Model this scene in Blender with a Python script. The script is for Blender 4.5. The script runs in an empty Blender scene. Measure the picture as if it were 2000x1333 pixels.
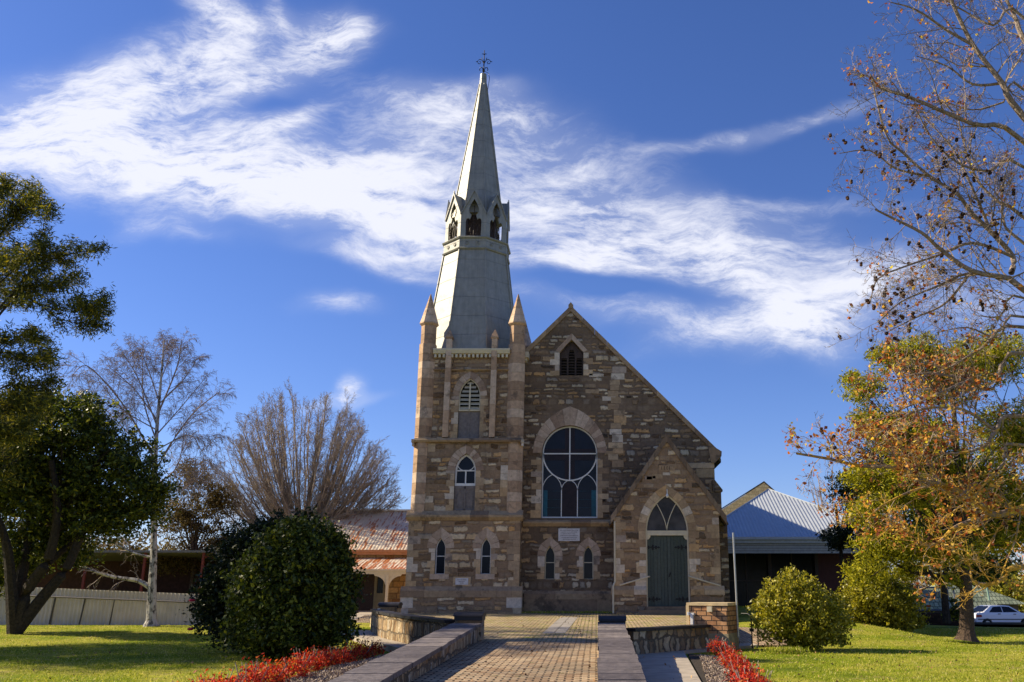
import bpy, math, random
import numpy as np
from mathutils import Vector
from mathutils.geometry import tessellate_polygon
R = math.radians
random.seed(7)
rng = np.random.default_rng(11)
C = bpy.context.scene.collection
sc = bpy.context.scene

# ------------------------------------------------------------------ camera, sky, sun, exposure
EYE = 1.5
FPX, PCX, PCY, HOR = 1750.0, 1165.0, 666.5, 1150.0
TH = math.atan((HOR - PCY) / FPX)
cd = bpy.data.cameras.new('camera'); cam = bpy.data.objects.new('camera', cd); C.objects.link(cam)
cam.location = (0, 0, EYE); cam.rotation_euler = (math.pi / 2 + TH, 0, 0)
cd.sensor_width = 36; cd.lens = FPX / 2000 * 36; cd.shift_x = -165 / 2000
cd.clip_start = 0.1; cd.clip_end = 3000
sc.camera = cam
sc.view_settings.view_transform = 'Standard'; sc.view_settings.look = 'None'
sc.view_settings.exposure = 0.88; sc.view_settings.gamma = 1
sc.cycles.max_bounces = 6; sc.cycles.transparent_max_bounces = 4

SUN_EL, SUN_BACK = R(32), R(9)      # the sun stands to the left and a little behind the facade
to_sun = Vector((-math.cos(SUN_EL) * math.cos(SUN_BACK), math.cos(SUN_EL) * math.sin(SUN_BACK), math.sin(SUN_EL)))
sl = bpy.data.lights.new('sun', 'SUN'); sun = bpy.data.objects.new('sun', sl); C.objects.link(sun)
sl.energy = 5.0; sl.angle = R(0.5); sl.color = (1.0, 0.86, 0.62)
sun.rotation_euler = to_sun.to_track_quat('Z', 'Y').to_euler()
sun.location = (-30, 10, 30)


def raydir(px, py):
    dx = (px - PCX) / FPX; dy = (PCY - py) / FPX
    return Vector((dx, math.cos(TH) - dy * math.sin(TH), math.sin(TH) + dy * math.cos(TH)))


def at(px, py, Y):
    d = raydir(px, py); t = Y / d.y
    return Vector((d.x * t, Y, EYE + d.z * t))


# ------------------------------------------------------------------ node helpers
class NT:
    def __init__(s, nt):
        s.nt = nt; s.n = nt.nodes; s.l = nt.links

    def put(s, sock, v):
        if isinstance(v, bpy.types.NodeSocket): s.l.new(v, sock)
        elif isinstance(v, (tuple, list)):
            if len(v) == 3 and sock.type == 'RGBA': v = (*v, 1)
            sock.default_value = v
        else: sock.default_value = v

    def m(s, op, a, b=None, c=None, clamp=False):
        n = s.n.new('ShaderNodeMath'); n.operation = op; n.use_clamp = clamp
        s.put(n.inputs[0], a)
        if b is not None: s.put(n.inputs[1], b)
        if c is not None: s.put(n.inputs[2], c)
        return n.outputs[0]

    def vm(s, op, a, b=None, scale=None):
        n = s.n.new('ShaderNodeVectorMath'); n.operation = op
        s.put(n.inputs[0], a)
        if b is not None: s.put(n.inputs[1], b)
        if scale is not None: s.put(n.inputs['Scale'], scale)
        return n.outputs[1] if op in ('LENGTH', 'DOT_PRODUCT', 'DISTANCE') else n.outputs[0]

    def comb(s, x, y, z):
        n = s.n.new('ShaderNodeCombineXYZ')
        for i, v in enumerate((x, y, z)): s.put(n.inputs[i], v)
        return n.outputs[0]

    def sep(s, v):
        n = s.n.new('ShaderNodeSeparateXYZ'); s.put(n.inputs[0], v); return n.outputs

    def mr(s, v, a, b, c=0.0, d=1.0, smooth=True):
        n = s.n.new('ShaderNodeMapRange'); n.interpolation_type = 'SMOOTHSTEP' if smooth else 'LINEAR'
        for i, x in enumerate((v, a, b, c, d)): s.put(n.inputs[i], x)
        return n.outputs[0]

    def noise(s, vec, scale, detail=3, rough=0.5, dist=0.0, color=False):
        n = s.n.new('ShaderNodeTexNoise'); s.put(n.inputs['Vector'], vec)
        n.inputs['Scale'].default_value = scale; n.inputs['Detail'].default_value = detail
        n.inputs['Roughness'].default_value = rough; n.inputs['Distortion'].default_value = dist
        return n.outputs['Color'] if color else n.outputs['Fac']

    def white(s, x, y):
        n = s.n.new('ShaderNodeTexWhiteNoise'); n.noise_dimensions = '2D'
        s.put(n.inputs['Vector'], s.comb(x, y, 0.0)); return n.outputs['Value'], n.outputs['Color']

    def ramp(s, f, stops, const=False):
        n = s.n.new('ShaderNodeValToRGB'); r = n.color_ramp
        if const: r.interpolation = 'CONSTANT'
        while len(r.elements) < len(stops): r.elements.new(0.5)
        for e, (p, c) in zip(r.elements, stops): e.position = p; e.color = (*c, 1)
        s.put(n.inputs[0], f); return n.outputs[0]

    def mix(s, f, a, b, mode='MIX'):
        n = s.n.new('ShaderNodeMix'); n.data_type = 'RGBA'; n.blend_type = mode
        s.put(n.inputs[0], f); s.put(n.inputs[6], a); s.put(n.inputs[7], b); return n.outputs[2]

    def geo(s):
        return s.n.new('ShaderNodeNewGeometry').outputs

    def bump(s, h, dist, strength=1.0):
        n = s.n.new('ShaderNodeBump'); n.inputs['Distance'].default_value = dist
        n.inputs['Strength'].default_value = strength; s.put(n.inputs['Height'], h); return n.outputs[0]


# ------------------------------------------------------------------ sky with cirrus
w = bpy.data.worlds.new('World'); sc.world = w; w.use_nodes = True
T = NT(w.node_tree); T.n.clear()
sky = T.n.new('ShaderNodeTexSky'); sky.sky_type = 'NISHITA'; sky.sun_disc = False
sky.sun_elevation = SUN_EL; sky.sun_rotation = math.atan2(to_sun.x, to_sun.y)
sky.air_density = 1.0; sky.dust_density = 0.3; sky.ozone_density = 2.5; sky.altitude = 400
hs_ = T.n.new('ShaderNodeHueSaturation'); hs_.inputs['Saturation'].default_value = 1.12; hs_.inputs['Value'].default_value = 0.93
T.l.new(sky.outputs[0], hs_.inputs['Color'])
skyc = T.mix(1.0, hs_.outputs[0], (0.78, 0.825, 1.19), 'MULTIPLY')
tc = T.n.new('ShaderNodeTexCoord'); dirv = tc.outputs['Generated']
sx, sy, sz = T.sep(dirv)
yy = T.m('MAXIMUM', T.m('ABSOLUTE', sy), 0.2)
u = T.m('DIVIDE', sx, yy); v = T.m('DIVIDE', sz, yy)
p0 = T.comb(u, v, 0.0)
warp = T.vm('SUBTRACT', T.noise(p0, 3.2, 4, 0.55, color=True), (0.5, 0.5, 0.5))
warp2 = T.vm('SUBTRACT', T.noise(p0, 11.0, 3, 0.6, color=True), (0.5, 0.5, 0.5))
p1 = T.vm('ADD', T.vm('ADD', p0, T.vm('SCALE', warp, scale=0.11)), T.vm('SCALE', warp2, scale=0.012))
CL = [  # px, py, rx, ry, angle (clockwise), weight
    (90, 270, 300, 120, -5, 0.95), (330, 190, 170, 80, -30, .8), (150, 330, 220, 60, 5, .7), (370, 340, 280, 70, 12, 1.0), (640, 400, 300, 70, 18, 1.05),
    (830, 470, 180, 55, 30, .7), (740, 300, 260, 75, -14, .7), (900, 210, 190, 50, 8, .55), (950, 370, 300, 90, 8, .75), (1250, 400, 330, 45, 5, .7),
    (330, 100, 160, 60, -20, .6), (190, 180, 210, 70, -12, .7), (560, 130, 130, 40, -45, .5), (850, 200, 190, 45, 4, .5), (1120, 300, 170, 55, 12, .6), (480, 400, 200, 50, 10, .7), (1560, 520, 200, 40, 5, .5), (1250, 540, 160, 30, 5, .5),
    (440, 60, 90, 70, 50, .7), (690, 60, 50, 40, 60, .6), (1650, 560, 120, 40, -20, .6), (1450, 640, 200, 30, -15, .6), (1080, 430, 120, 30, 0, .6), (760, 540, 160, 18, 14, .45),
    (500, 150, 190, 60, -40, .4), (420, 10, 90, 26, 20, .9), (640, 70, 60, 55, 50, .95), (700, 40, 70, 30, 20, .5), (560, 20, 60, 24, 60, .7),
    (490, 270, 80, 40, -20, .8), (570, 235, 55, 22, -30, .8), (1230, 480, 230, 50, -4, .85), (1480, 490, 260, 34, 3, .7), (1510, 590, 160, 45, 40, 1.0), (1640, 620, 150, 40, -25, .85),
    (1330, 630, 260, 36, 8, .85), (1440, 545, 180, 36, 10, .5), (1130, 520, 110, 32, 0, .8), (1390, 272, 150, 17, -13, .6), (1600, 225, 150, 20, -16, .5),
    (660, 606, 80, 24, 4, .8), (680, 785, 75, 11, -4, 1.3), (706, 765, 26, 26, 0, 1.4), (300, 450, 90, 26, -20, .5), (370, 470, 90, 18, 10, .4), (975, 172, 60, 14, 0, .5),
    (700, 505, 130, 18, 5, .5), (1900, 610, 260, 60, -5, .7), (50, 760, 90, 26, 0, .7), (470, 990, 90, 40, 0, .7), (1600, 400, 220, 14, 4, .35),
    (300, 245, 90, 46, -30, -.55), (500, 205, 70, 26, 0, -.5), (470, 340, 60, 30, -10, -.5), (790, 395, 140, 14, 5, -.5), (1080, 560, 160, 22, 4, -.5), (1190, 575, 90, 18, 0, -.4)]
dens = None
for (px, py, rx, ry, an, wt) in CL:
    d = raydir(px, py); cu, cv = d.x / d.y, d.z / d.y
    a = R(an); k = 1.0 / (FPX * d.y)          # size in the tangent plane
    q = T.vm('SUBTRACT', p1, (cu, cv, 0))
    e1 = T.vm('DOT_PRODUCT', q, (math.cos(a) / (rx * k), -math.sin(a) / (rx * k), 0))
    e2 = T.vm('DOT_PRODUCT', q, (math.sin(a) / (ry * k), math.cos(a) / (ry * k), 0))
    r2 = T.m('ADD', T.m('MULTIPLY', e1, e1), T.m('MULTIPLY', e2, e2))
    g = T.m('MULTIPLY', T.m('POWER', 2.718, T.m('MULTIPLY', r2, -0.9)), wt)
    dens = g if dens is None else T.m('ADD', dens, g)
def streaks(rot, scl, scale, detail, rough, src):
    mp = T.n.new('ShaderNodeMapping'); T.put(mp.inputs['Vector'], src)
    mp.inputs['Rotation'].default_value = (0, 0, R(rot)); mp.inputs['Scale'].default_value = (*scl, 1)
    return T.noise(mp.outputs[0], scale, detail, rough)


s1 = streaks(12, (1.6, 3.6), 2.2, 12, 0.66, p1); s2 = streaks(-20, (4.0, 9), 2.2, 12, 0.70, p1); s3 = streaks(22, (5, 15), 3.0, 10, 0.74, T.vm('ADD', p0, T.vm('SCALE', warp, scale=0.2)))
st = T.m('ADD', T.m('ADD', T.m('MULTIPLY', s1, 0.42), T.m('MULTIPLY', s2, 0.30)), T.m('MULTIPLY', s3, 0.28))
dn = T.m('MAXIMUM', dens, 0.0)
cov = T.m('MULTIPLY', dn, T.mr(st, 0.39, 0.61, 0.08, 1.12, False))
alpha = T.mr(cov, 0.04, 1.25, 0.0, 0.93)
alpha = T.m('MAXIMUM', alpha, T.m('MULTIPLY', T.mr(T.m('MULTIPLY', dn, st), 0.02, 0.5), 0.20))
bg = T.n.new('ShaderNodeBackground'); out = T.n.new('ShaderNodeOutputWorld')
SKY_STR = 0.075
T.put(bg.inputs['Color'], T.mix(alpha, skyc, (6.9, 7.0, 7.7)))
bg.inputs['Strength'].default_value = SKY_STR
T.l.new(bg.outputs[0], out.inputs[0])


# ------------------------------------------------------------------ materials
def newmat(name):
    m = bpy.data.materials.new(name); m.use_nodes = True
    nt = NT(m.node_tree); b = m.node_tree.nodes['Principled BSDF']
    return m, nt, b


def plain(name, col, rough=0.6, metal=0.0, var=0.15, scale=6.0, spec=0.3, bump=0.0, emit=None):
    m, t, b = newmat(name); g = t.geo()
    n = t.noise(g['Position'], scale, 5, 0.6)
    lo = tuple(c * (1 - var) for c in col); hi = tuple(min(1, c * (1 + var)) for c in col)
    t.put(b.inputs['Base Color'], t.ramp(n, [(0.3, lo), (0.7, hi)]))
    b.inputs['Roughness'].default_value = rough; b.inputs['Metallic'].default_value = metal
    b.inputs['Specular IOR Level'].default_value = spec
    if bump: t.put(b.inputs['Normal'], t.bump(n, bump))
    return m


def stone(name, h, wd, stops, mortar, gap=0.012, warp=1.0, plane='wall', bond=False, rough=0.9, bury=0.0, bumpd=0.02, stain=0.3, patch=None, tone=(1, 1, 1)):
    """coursed stones laid in rows: each stone its own colour, mortar between"""
    m, t, b = newmat(name); g = t.geo(); P = g['Position']; x, y, z = t.sep(P); nx, ny, nz = t.sep(g['Normal'])
    if plane == 'wall':
        side = t.m('GREATER_THAN', t.m('ABSOLUTE', nx), 0.707)
        uu = t.m('ADD', t.m('MULTIPLY', x, t.m('SUBTRACT', 1.0, side)), t.m('MULTIPLY', y, side)); vv = z
    elif plane == 'diag':
        uu = t.m('SUBTRACT', y, t.m('MULTIPLY', x, 0.35)); vv = z
    else: uu, vv = x, y
    q = t.vm('SUBTRACT', t.noise(P, 1.7, 3, 0.6, color=True), (0.5, 0.5, 0.5)); qx, qy, qz = t.sep(q)
    q2 = t.vm('SUBTRACT', t.noise(P, 7.0, 2, 0.6, color=True), (0.5, 0.5, 0.5)); rx, ry, rz = t.sep(q2)
    uu = t.m('ADD', uu, t.m('ADD', t.m('MULTIPLY', qx, 0.30 * warp), t.m('MULTIPLY', rx, 0.07 * warp)))
    vv = t.m('ADD', vv, t.m('ADD', t.m('MULTIPLY', qz, 0.16 * warp), t.m('MULTIPLY', rz, 0.05 * warp)))
    if bury: vv = t.m('ADD', vv, t.m('ADD', t.m('MULTIPLY', t.m('SINE', t.m('MULTIPLY', vv, 6.1)), .06), t.m('MULTIPLY', t.m('SINE', t.m('MULTIPLY', vv, 17.3)), .015)))
    zr = t.m('DIVIDE', vv, h); row = t.m('FLOOR', zr); fz = t.m('FRACT', zr)
    r1, _ = t.white(row, 3.7)
    if bond:
        uw = t.m('ADD', t.m('DIVIDE', uu, wd), t.m('MULTIPLY', t.m('MODULO', t.m('ABSOLUTE', row), 2.0), 0.5)); ww = wd
    else:
        ww = t.m('MULTIPLY', wd, t.m('ADD', 0.62, t.m('MULTIPLY', r1, 0.85)))
        uw = t.m('ADD', t.m('DIVIDE', uu, ww), t.m('MULTIPLY', r1, 17.3))
    col = t.m('FLOOR', uw); fu = t.m('FRACT', uw)
    idv, idc = t.white(row, col); i1, i2, i3 = t.sep(idc)
    du = t.m('MULTIPLY', t.m('MINIMUM', fu, t.m('SUBTRACT', 1.0, fu)), ww)
    dz = t.m('MULTIPLY', t.m('MINIMUM', fz, t.m('SUBTRACT', 1.0, fz)), h)
    k = gap * 1.6
    d = t.m('SMOOTH_MIN', du, dz, k)
    if warp: d = t.m('SUBTRACT', d, t.m('MULTIPLY', t.m('MAXIMUM', t.m('SUBTRACT', t.noise(P, 11, 3, .6), 0.42), 0.0), gap * 3.5 * warp))
    mask = t.mr(d, gap * 0.35, gap * 1.3)
    if bury:  # some stones nearly lost under the smeared mortar
        mask = t.m('MULTIPLY', mask, t.mr(i2, bury - 0.12, bury + 0.08, 0.12, 1.0))
    c = t.ramp(idv, stops)
    fine = t.noise(P, 9, 6, 0.65); c = t.mix(1.0, c, t.ramp(fine, [(0.25, (.62, .62, .62)), (0.75, (1.25, 1.22, 1.2))]), 'MULTIPLY')
    c = t.mix(1.0, c, tone, 'MULTIPLY')
    c = t.mix(mask, t.mix(1.0, mortar, t.ramp(fine, [(0.25, (.75, .75, .75)), (0.75, (1.2, 1.2, 1.2))]), 'MULTIPLY'), c)
    big = t.noise(P, 0.55, 4, 0.6)
    c = t.mix(1.0, c, t.ramp(big, [(0.3, (1 - stain,) * 3), (0.68, (1.1, 1.08, 1.05))]), 'MULTIPLY')
    if bury:   # rain streaks down the face
        sk = t.noise(t.vm('MULTIPLY', P, (3.5, 3.5, .35)), 1.0, 4, .65); c = t.mix(t.mr(sk, .55, .72, 0, .5), c, (.09, .065, .05))
    if patch:  # soot-black blotches here and there, or moss
        c = t.mix(t.mr(t.noise(P, patch[1], 5, 0.7), patch[2], patch[2] + .06), c, patch[0])
    t.put(b.inputs['Base Color'], c); b.inputs['Roughness'].default_value = rough
    b.inputs['Specular IOR Level'].default_value = 0.2
    hgt = t.m('ADD', t.m('MULTIPLY', mask, t.m('ADD', 0.5, t.m('MULTIPLY', i3, 0.6))), t.m('MULTIPLY', fine, 0.5))
    t.put(b.inputs['Normal'], t.bump(hgt, bumpd))
    return m


def islands(name, stops, rough=0.85, fine=9, bumpd=0.01, spec=0.2, transl=0.0, fv=0.35, soot=0.0, const=False):
    """each loose piece of the mesh takes its own colour from the ramp"""
    m, t, b = newmat(name); g = t.geo()
    c = t.ramp(g['Random Per Island'], stops, const)
    if fine:
        f = t.noise(g['Position'], fine, 5, 0.65)
        c = t.mix(1.0, c, t.ramp(f, [(0.25, (1 - fv,) * 3), (0.75, (1 + fv * .6,) * 3)]), 'MULTIPLY')
        if soot: c = t.mix(t.mr(t.noise(g['Position'], 1.3, 5, .7), .56, .66, 0, soot), c, (.045, .038, .034))
        if bumpd: t.put(b.inputs['Normal'], t.bump(f, bumpd))
    t.put(b.inputs['Base Color'], c); b.inputs['Roughness'].default_value = rough
    b.inputs['Specular IOR Level'].default_value = spec
    if transl:
        tr = t.n.new('ShaderNodeBsdfTranslucent'); mx = t.n.new('ShaderNodeMixShader')
        t.put(tr.inputs[0], t.mix(1.0, c, (1.5, 1.45, .7), 'MULTIPLY')); mx.inputs[0].default_value = transl
        o = t.n['Material Output']
        t.l.new(b.outputs[0], mx.inputs[1]); t.l.new(tr.outputs[0], mx.inputs[2]); t.l.new(mx.outputs[0], o.inputs[0])
    return m


RUB = [(0, (.13, .08, .055)), (.14, (.24, .16, .105)), (.3, (.42, .29, .19)), (.42, (.3, .21, .145)), (.52, (.56, .33, .16)), (.66, (.58, .46, .34)), (.8, (.68, .56, .44)), (.9, (.45, .39, .35)), (.965, (.22, .16, .12)), (1, (.04, .03, .026))]
M_rub = stone('rubble_sandstone', 0.21, 0.50, RUB, (.30, .205, .13), gap=0.03, warp=1.0, bury=0.38, tone=(1.16, 1.15, 1.0), bumpd=0.06, stain=.3, patch=((.035, .028, .024), 2.6, .67))
M_rub2 = stone('nave_rubble', 0.19, 0.42, RUB, (.19, .135, .092), gap=0.032, warp=1.1, bury=0.42, tone=(1.02, 1.05, .96), bumpd=0.06, stain=.4, patch=((.035, .028, .024), 2.9, .665))
ASH = [(0, (.27, .18, .11)), (.18, (.45, .32, .19)), (.36, (.36, .255, .16)), (.52, (.57, .42, .26)), (.68, (.52, .31, .13)), (.8, (.58, .48, .36)), (.92, (.68, .58, .46)), (1, (.26, .18, .14))]
M_ash = islands('dressed_sandstone', ASH, fine=7, bumpd=.012, soot=.55)
M_tur = islands('turret_stone', [(0, (.36, .23, .14)), (.35, (.48, .32, .2)), (.7, (.58, .4, .26)), (1, (.62, .47, .34))], fine=6, bumpd=.012, soot=.5)
M_arch = islands('arch_stone', [(0, (.3, .2, .14)), (.35, (.42, .3, .21)), (.7, (.58, .45, .34)), (1, (.36, .25, .17))], fine=8, soot=.3)
M_cap = islands('weathered_coping', [(0, (.24, .16, .10)), (.5, (.36, .25, .155)), (1, (.44, .31, .18))], fine=6, soot=.6)
M_pcap = islands('porch_coping', [(0, (.16, .11, .075)), (.5, (.24, .17, .11)), (1, (.31, .23, .16))], fine=6, soot=.45)
M_cream = plain('cream_paint', (.62, .54, .38), .45, var=.1)
M_white = plain('white_paint', (.74, .73, .7), .4, var=.06)
M_greyboard = plain('grey_boards', (.2, .17, .155), .7, var=.25, scale=9)
M_slate = plain('roof_slate', (.09, .095, .1), .6, var=.3, scale=4)
M_iron = plain('black_iron', (.012, .012, .013), .5, var=.2)
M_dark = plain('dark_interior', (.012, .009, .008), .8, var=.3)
M_timber = plain('dark_brown_timber', (.055, .035, .026), .6, var=.35, scale=14)
M_green = islands('green_door_paint', [(0, (.058, .076, .066)), (1, (.08, .098, .086))], .5, fine=12, bumpd=.004, fv=.25)
M_glass = plain('dark_glass', (.009, .010, .016), .2, var=.6, scale=1.2, spec=.22)
M_glassb = plain('milky_glass', (.05, .045, .045), .3, var=.8, scale=1.6, spec=.3)
M_metalpole = plain('galvanised_pole', (.4, .4, .4), .35, .6, var=.1)
M_slatecap = plain('slate_wall_cap', (.095, .08, .085), .55, var=.35, scale=5, bump=.01)
M_blackcap = plain('black_cap_roll', (.022, .02, .022), .5, var=.3)


def spire_mat():
    m, t, b = newmat('zinc_sheet'); g = t.geo(); P = g['Position']; x, y, z = t.sep(P)
    zz = t.m('ADD', z, t.m('MULTIPLY', t.noise(P, .8, 2), .12))
    f = t.m('FRACT', t.m('DIVIDE', zz, 0.86))
    seam = t.mr(t.m('ABSOLUTE', t.m('SUBTRACT', f, 0.5)), 0.0, 0.02, 1.0, 0.0)
    n = t.noise(P, 3, 6, .7)
    c = t.ramp(n, [(.25, (.215, .212, .185)), (.5, (.27, .265, .23)), (.8, (.33, .32, .28))])
    c = t.mix(t.m('MULTIPLY', seam, .8), c, (.15, .15, .15))
    streaky = t.noise(t.vm('MULTIPLY', P, (9, 9, .5)), 1.0, 3)
    c = t.mix(1.0, c, t.ramp(streaky, [(.3, (.84, .84, .84)), (.55, (1.0, 1.0, 1.0)), (.75, (1.08, 1.08, 1.06))]), 'MULTIPLY')
    c = t.mix(t.mr(t.noise(P, 4.5, 5, .75), .64, .74, 0, .2), c, (.2, .16, .11))
    t.put(b.inputs['Base Color'], c); b.inputs['Roughness'].default_value = .55; b.inputs['Metallic'].default_value = .1
    t.put(b.inputs['Normal'], t.bump(t.m('SUBTRACT', t.noise(P, 1.6, 2), t.m('MULTIPLY', seam, .3)), .03)); return m


M_spire = spire_mat()


def roof_mat(name, base, rust=None, amt=.5):
    m, t, b = newmat(name); g = t.geo(); P = g['Position']
    n = t.noise(P, 3, 5, .6); c = t.ramp(n, [(.3, tuple(.85 * k for k in base)), (.7, base)])
    if rust:
        q = t.m('ADD', t.m('MULTIPLY', t.noise(t.vm('MULTIPLY', P, (3.2, .9, .9)), 1.3, 6, .7), .6), t.m('MULTIPLY', t.noise(t.vm('MULTIPLY', P, (9, .6, .6)), 1.0, 2, .5), .4))
        ms = t.mr(q, amt, amt + .06)
        c = t.mix(ms, c, t.ramp(t.noise(P, 14, 4), [(.3, (.30, .09, .03)), (.7, (.52, .2, .07))]))
    t.put(b.inputs['Base Color'], c); b.inputs['Roughness'].default_value = .5; b.inputs['Metallic'].default_value = .15
    return m


M_rust = roof_mat('rusty_corrugated_iron', (.66, .57, .45), True, .50)
M_rust2 = roof_mat('rusty_veranda_iron', (.7, .6, .5), True, .47)
M_hallroof = roof_mat('pale_blue_iron', (.42, .46, .51))


def grass_ground():
    m, t, b = newmat('lawn'); g = t.geo(); P = g['Position']
    big = t.noise(P, .35, 5, .6); fine = t.noise(P, 9, 6, .7)
    c = t.ramp(big, [(.3, (.11, .16, .008)), (.45, (.22, .275, .013)), (.58, (.4, .38, .055)), (.7, (.15, .205, .01))])
    c = t.mix(1.0, c, t.ramp(fine, [(.25, (.5, .5, .5)), (.7, (1.3, 1.25, 1.2))]), 'MULTIPLY')
    dry = t.mr(t.noise(P, 1.1, 6, .72), .53, .66)
    c = t.mix(t.m('MULTIPLY', dry, .65), c, (.34, .27, .11))
    t.put(b.inputs['Base Color'], c); b.inputs['Roughness'].default_value = .95; b.inputs['Specular IOR Level'].default_value = .1
    t.put(b.inputs['Normal'], t.bump(t.m('ADD', t.m('MULTIPLY', fine, .6), t.noise(P, 30, 3)), .06)); return m


M_lawn = grass_ground()
M_concrete = plain('concrete', (.36, .31, .25), .85, var=.25, scale=2.5, bump=.01)
M_conc2 = plain('grey_concrete', (.3, .27, .24), .85, var=.2, scale=3, bump=.01)
M_asph = plain('asphalt', (.06, .058, .06), .85, var=.2, scale=20)
M_soil = plain('dark_soil', (.035, .027, .02), .95, var=.4, scale=9, bump=.03)
PAV = [(0, (.38, .25, .15)), (.3, (.53, .38, .24)), (.6, (.65, .5, .33)), (.85, (.52, .41, .28)), (1, (.36, .27, .2))]
M_pave = stone('clay_pavers', 0.125, 0.23, PAV, (.045, .035, .025), gap=0.016, warp=.12, plane='floor', bond=True, bumpd=.035, stain=.38, patch=((.16, .14, .06), 3.0, .62))
M_mosspave = stone('mossy_pavers', 0.125, 0.23, PAV, (.09, .10, .02), gap=0.02, warp=.06, plane='floor', bond=True, bumpd=.02, stain=.2, patch=((.26, .25, .06), 2.2, .55))
M_brick = stone('tan_bricks', 0.118, 0.245, [(0, (.33, .17, .085)), (.5, (.44, .24, .12)), (1, (.5, .29, .16))], (.07, .05, .04), gap=.012, warp=.04, bond=True, bumpd=.008, stain=.1)
M_cbrick = stone('cream_blocks', 0.24, 0.45, [(0, (.72, .5, .22)), (1, (.86, .64, .3))], (.45, .31, .14), gap=.015, warp=.05, bond=True, bumpd=.008, stain=.1)
M_hb = stone('homestead_stone', 0.26, 0.42, [(0, (.42, .22, .08)), (.4, (.62, .36, .14)), (.8, (.72, .48, .22)), (1, (.4, .26, .12))], (.3, .18, .09), gap=.02, warp=.3, bumpd=.01, stain=.2)
M_crazy = stone('crazy_stone', 0.34, 0.15, [(0, (.12, .08, .05)), (.2, (.33, .2, .09)), (.4, (.52, .40, .24)), (.55, (.25, .17, .1)), (.7, (.6, .5, .34)), (.85, (.38, .22, .09)), (1, (.62, .57, .46))], (.14, .11, .075), gap=.016, warp=1.5, plane='diag', bumpd=.03, stain=.2)
M_crazy2 = stone('crazy_stone_wide', 0.36, 0.22, [(0, (.12, .08, .05)), (.2, (.33, .2, .09)), (.4, (.52, .40, .24)), (.55, (.25, .17, .1)), (.7, (.6, .5, .34)), (.85, (.38, .22, .09)), (1, (.62, .57, .46))], (.14, .11, .075), gap=.02, warp=1.4, plane='wall', bumpd=.03, stain=.2)
M_bark = plain('brown_bark', (.075, .05, .034), .95, var=.5, scale=16, bump=.05)
M_dbark = plain('dark_bark', (.04, .03, .022), .95, var=.5, scale=14, bump=.04)
M_twig = plain('bare_twig', (.30, .25, .205), .9, var=.3, scale=8)
M_twigp = plain('purplish_twig', (.29, .235, .215), .9, var=.3, scale=8)


def lichen_bark():
    m, t, b = newmat('lichened_grey_bark'); g = t.geo(); P = g['Position']; x, y, z = t.sep(P)
    c = t.ramp(t.noise(P, 18, 5, .7), [(.3, (.10, .075, .06)), (.55, (.27, .21, .165)), (.8, (.44, .37, .3))])
    ms = t.mr(t.m('ADD', t.noise(P, 5.5, 4, .6), t.mr(z, 2.0, 5.5, .10, -.14, False)), .5, .58)
    c = t.mix(ms, c, t.ramp(t.noise(P, 25, 3), [(.3, (.36, .2, .02)), (.7, (.55, .34, .05))]))
    t.put(b.inputs['Base Color'], c); b.inputs['Roughness'].default_value = .95
    t.put(b.inputs['Normal'], t.bump(t.noise(P, 30, 3), .02)); return m


M_lich = lichen_bark()


def birch_bark():
    m, t, b = newmat('white_birch_bark'); g = t.geo(); P = g['Position']
    n = t.noise(t.vm('MULTIPLY', P, (1, 1, .5)), 7, 5, .7, .6)
    t.put(b.inputs['Base Color'], t.ramp(n, [(.40, (.03, .025, .02)), (.47, (.3, .27, .24)), (.53, (.46, .43, .4))]))
    b.inputs['Roughness'].default_value = .8; return m


M_birch = birch_bark()
L_ever = islands('olive_needles', [(0, (.06, .07, .006)), (.4, (.18, .19, .012)), (.75, (.36, .34, .02)), (1, (.58, .5, .04))], .6, fine=0, transl=.38)
L_mag = islands('glossy_dark_leaves', [(0, (.02, .03, .008)), (.5, (.06, .085, .013)), (.85, (.15, .18, .022)), (1, (.42, .38, .05))], .45, fine=0, transl=.25, spec=.3)
L_wat = islands('feathery_leaves', [(0, (.03, .04, .012)), (.5, (.08, .095, .02)), (.82, (.2, .19, .02)), (1, (.48, .38, .04))], .6, fine=0, transl=.28)
L_cam = islands('camellia_leaves', [(0, (.008, .013, .006)), (.6, (.018, .028, .009)), (.9, (.035, .045, .01)), (1, (.06, .07, .015))], .55, fine=0, transl=.14, spec=.2)
L_cam2 = islands('camellia_leaves_light', [(0, (.016, .026, .006)), (.5, (.05, .072, .009)), (.85, (.13, .15, .016)), (1, (.24, .25, .03))], .5, fine=0, transl=.2, spec=.25)
L_lem = islands('yellow_green_leaves', [(0, (.10, .105, .01)), (.5, (.23, .22, .016)), (.85, (.38, .34, .03)), (1, (.6, .5, .07))], .42, fine=0, transl=.32, spec=.35)
L_dead = islands('rusty_dead_leaves', [(0, (.07, .02, .015)), (.3, (.3, .08, .03)), (.6, (.52, .2, .06)), (.82, (.66, .4, .1)), (1, (.5, .44, .06))], .7, fine=0, transl=.45)
L_red = islands('scarlet_leaves', [(0, (.09, .01, .012)), (.3, (.3, .014, .014)), (.6, (.6, .03, .02)), (.82, (.72, .1, .03)), (.93, (.5, .2, .04)), (1, (.16, .16, .03))], .6, fine=0, transl=.3)
L_brn = islands('brownish_leaves', [(0, (.05, .035, .015)), (.5, (.12, .085, .03)), (1, (.2, .15, .05))], .7, fine=0, transl=.25)
L_seed = islands('dark_seed_heads', [(0, (.014, .008, .007)), (.7, (.035, .018, .012)), (1, (.09, .04, .02))], .9, fine=0)
L_grass = islands('grass_blades', [(0, (.11, .165, .008)), (.5, (.24, .295, .014)), (.8, (.45, .43, .055)), (1, (.74, .64, .3))], .8, fine=0, transl=.3)
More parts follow.
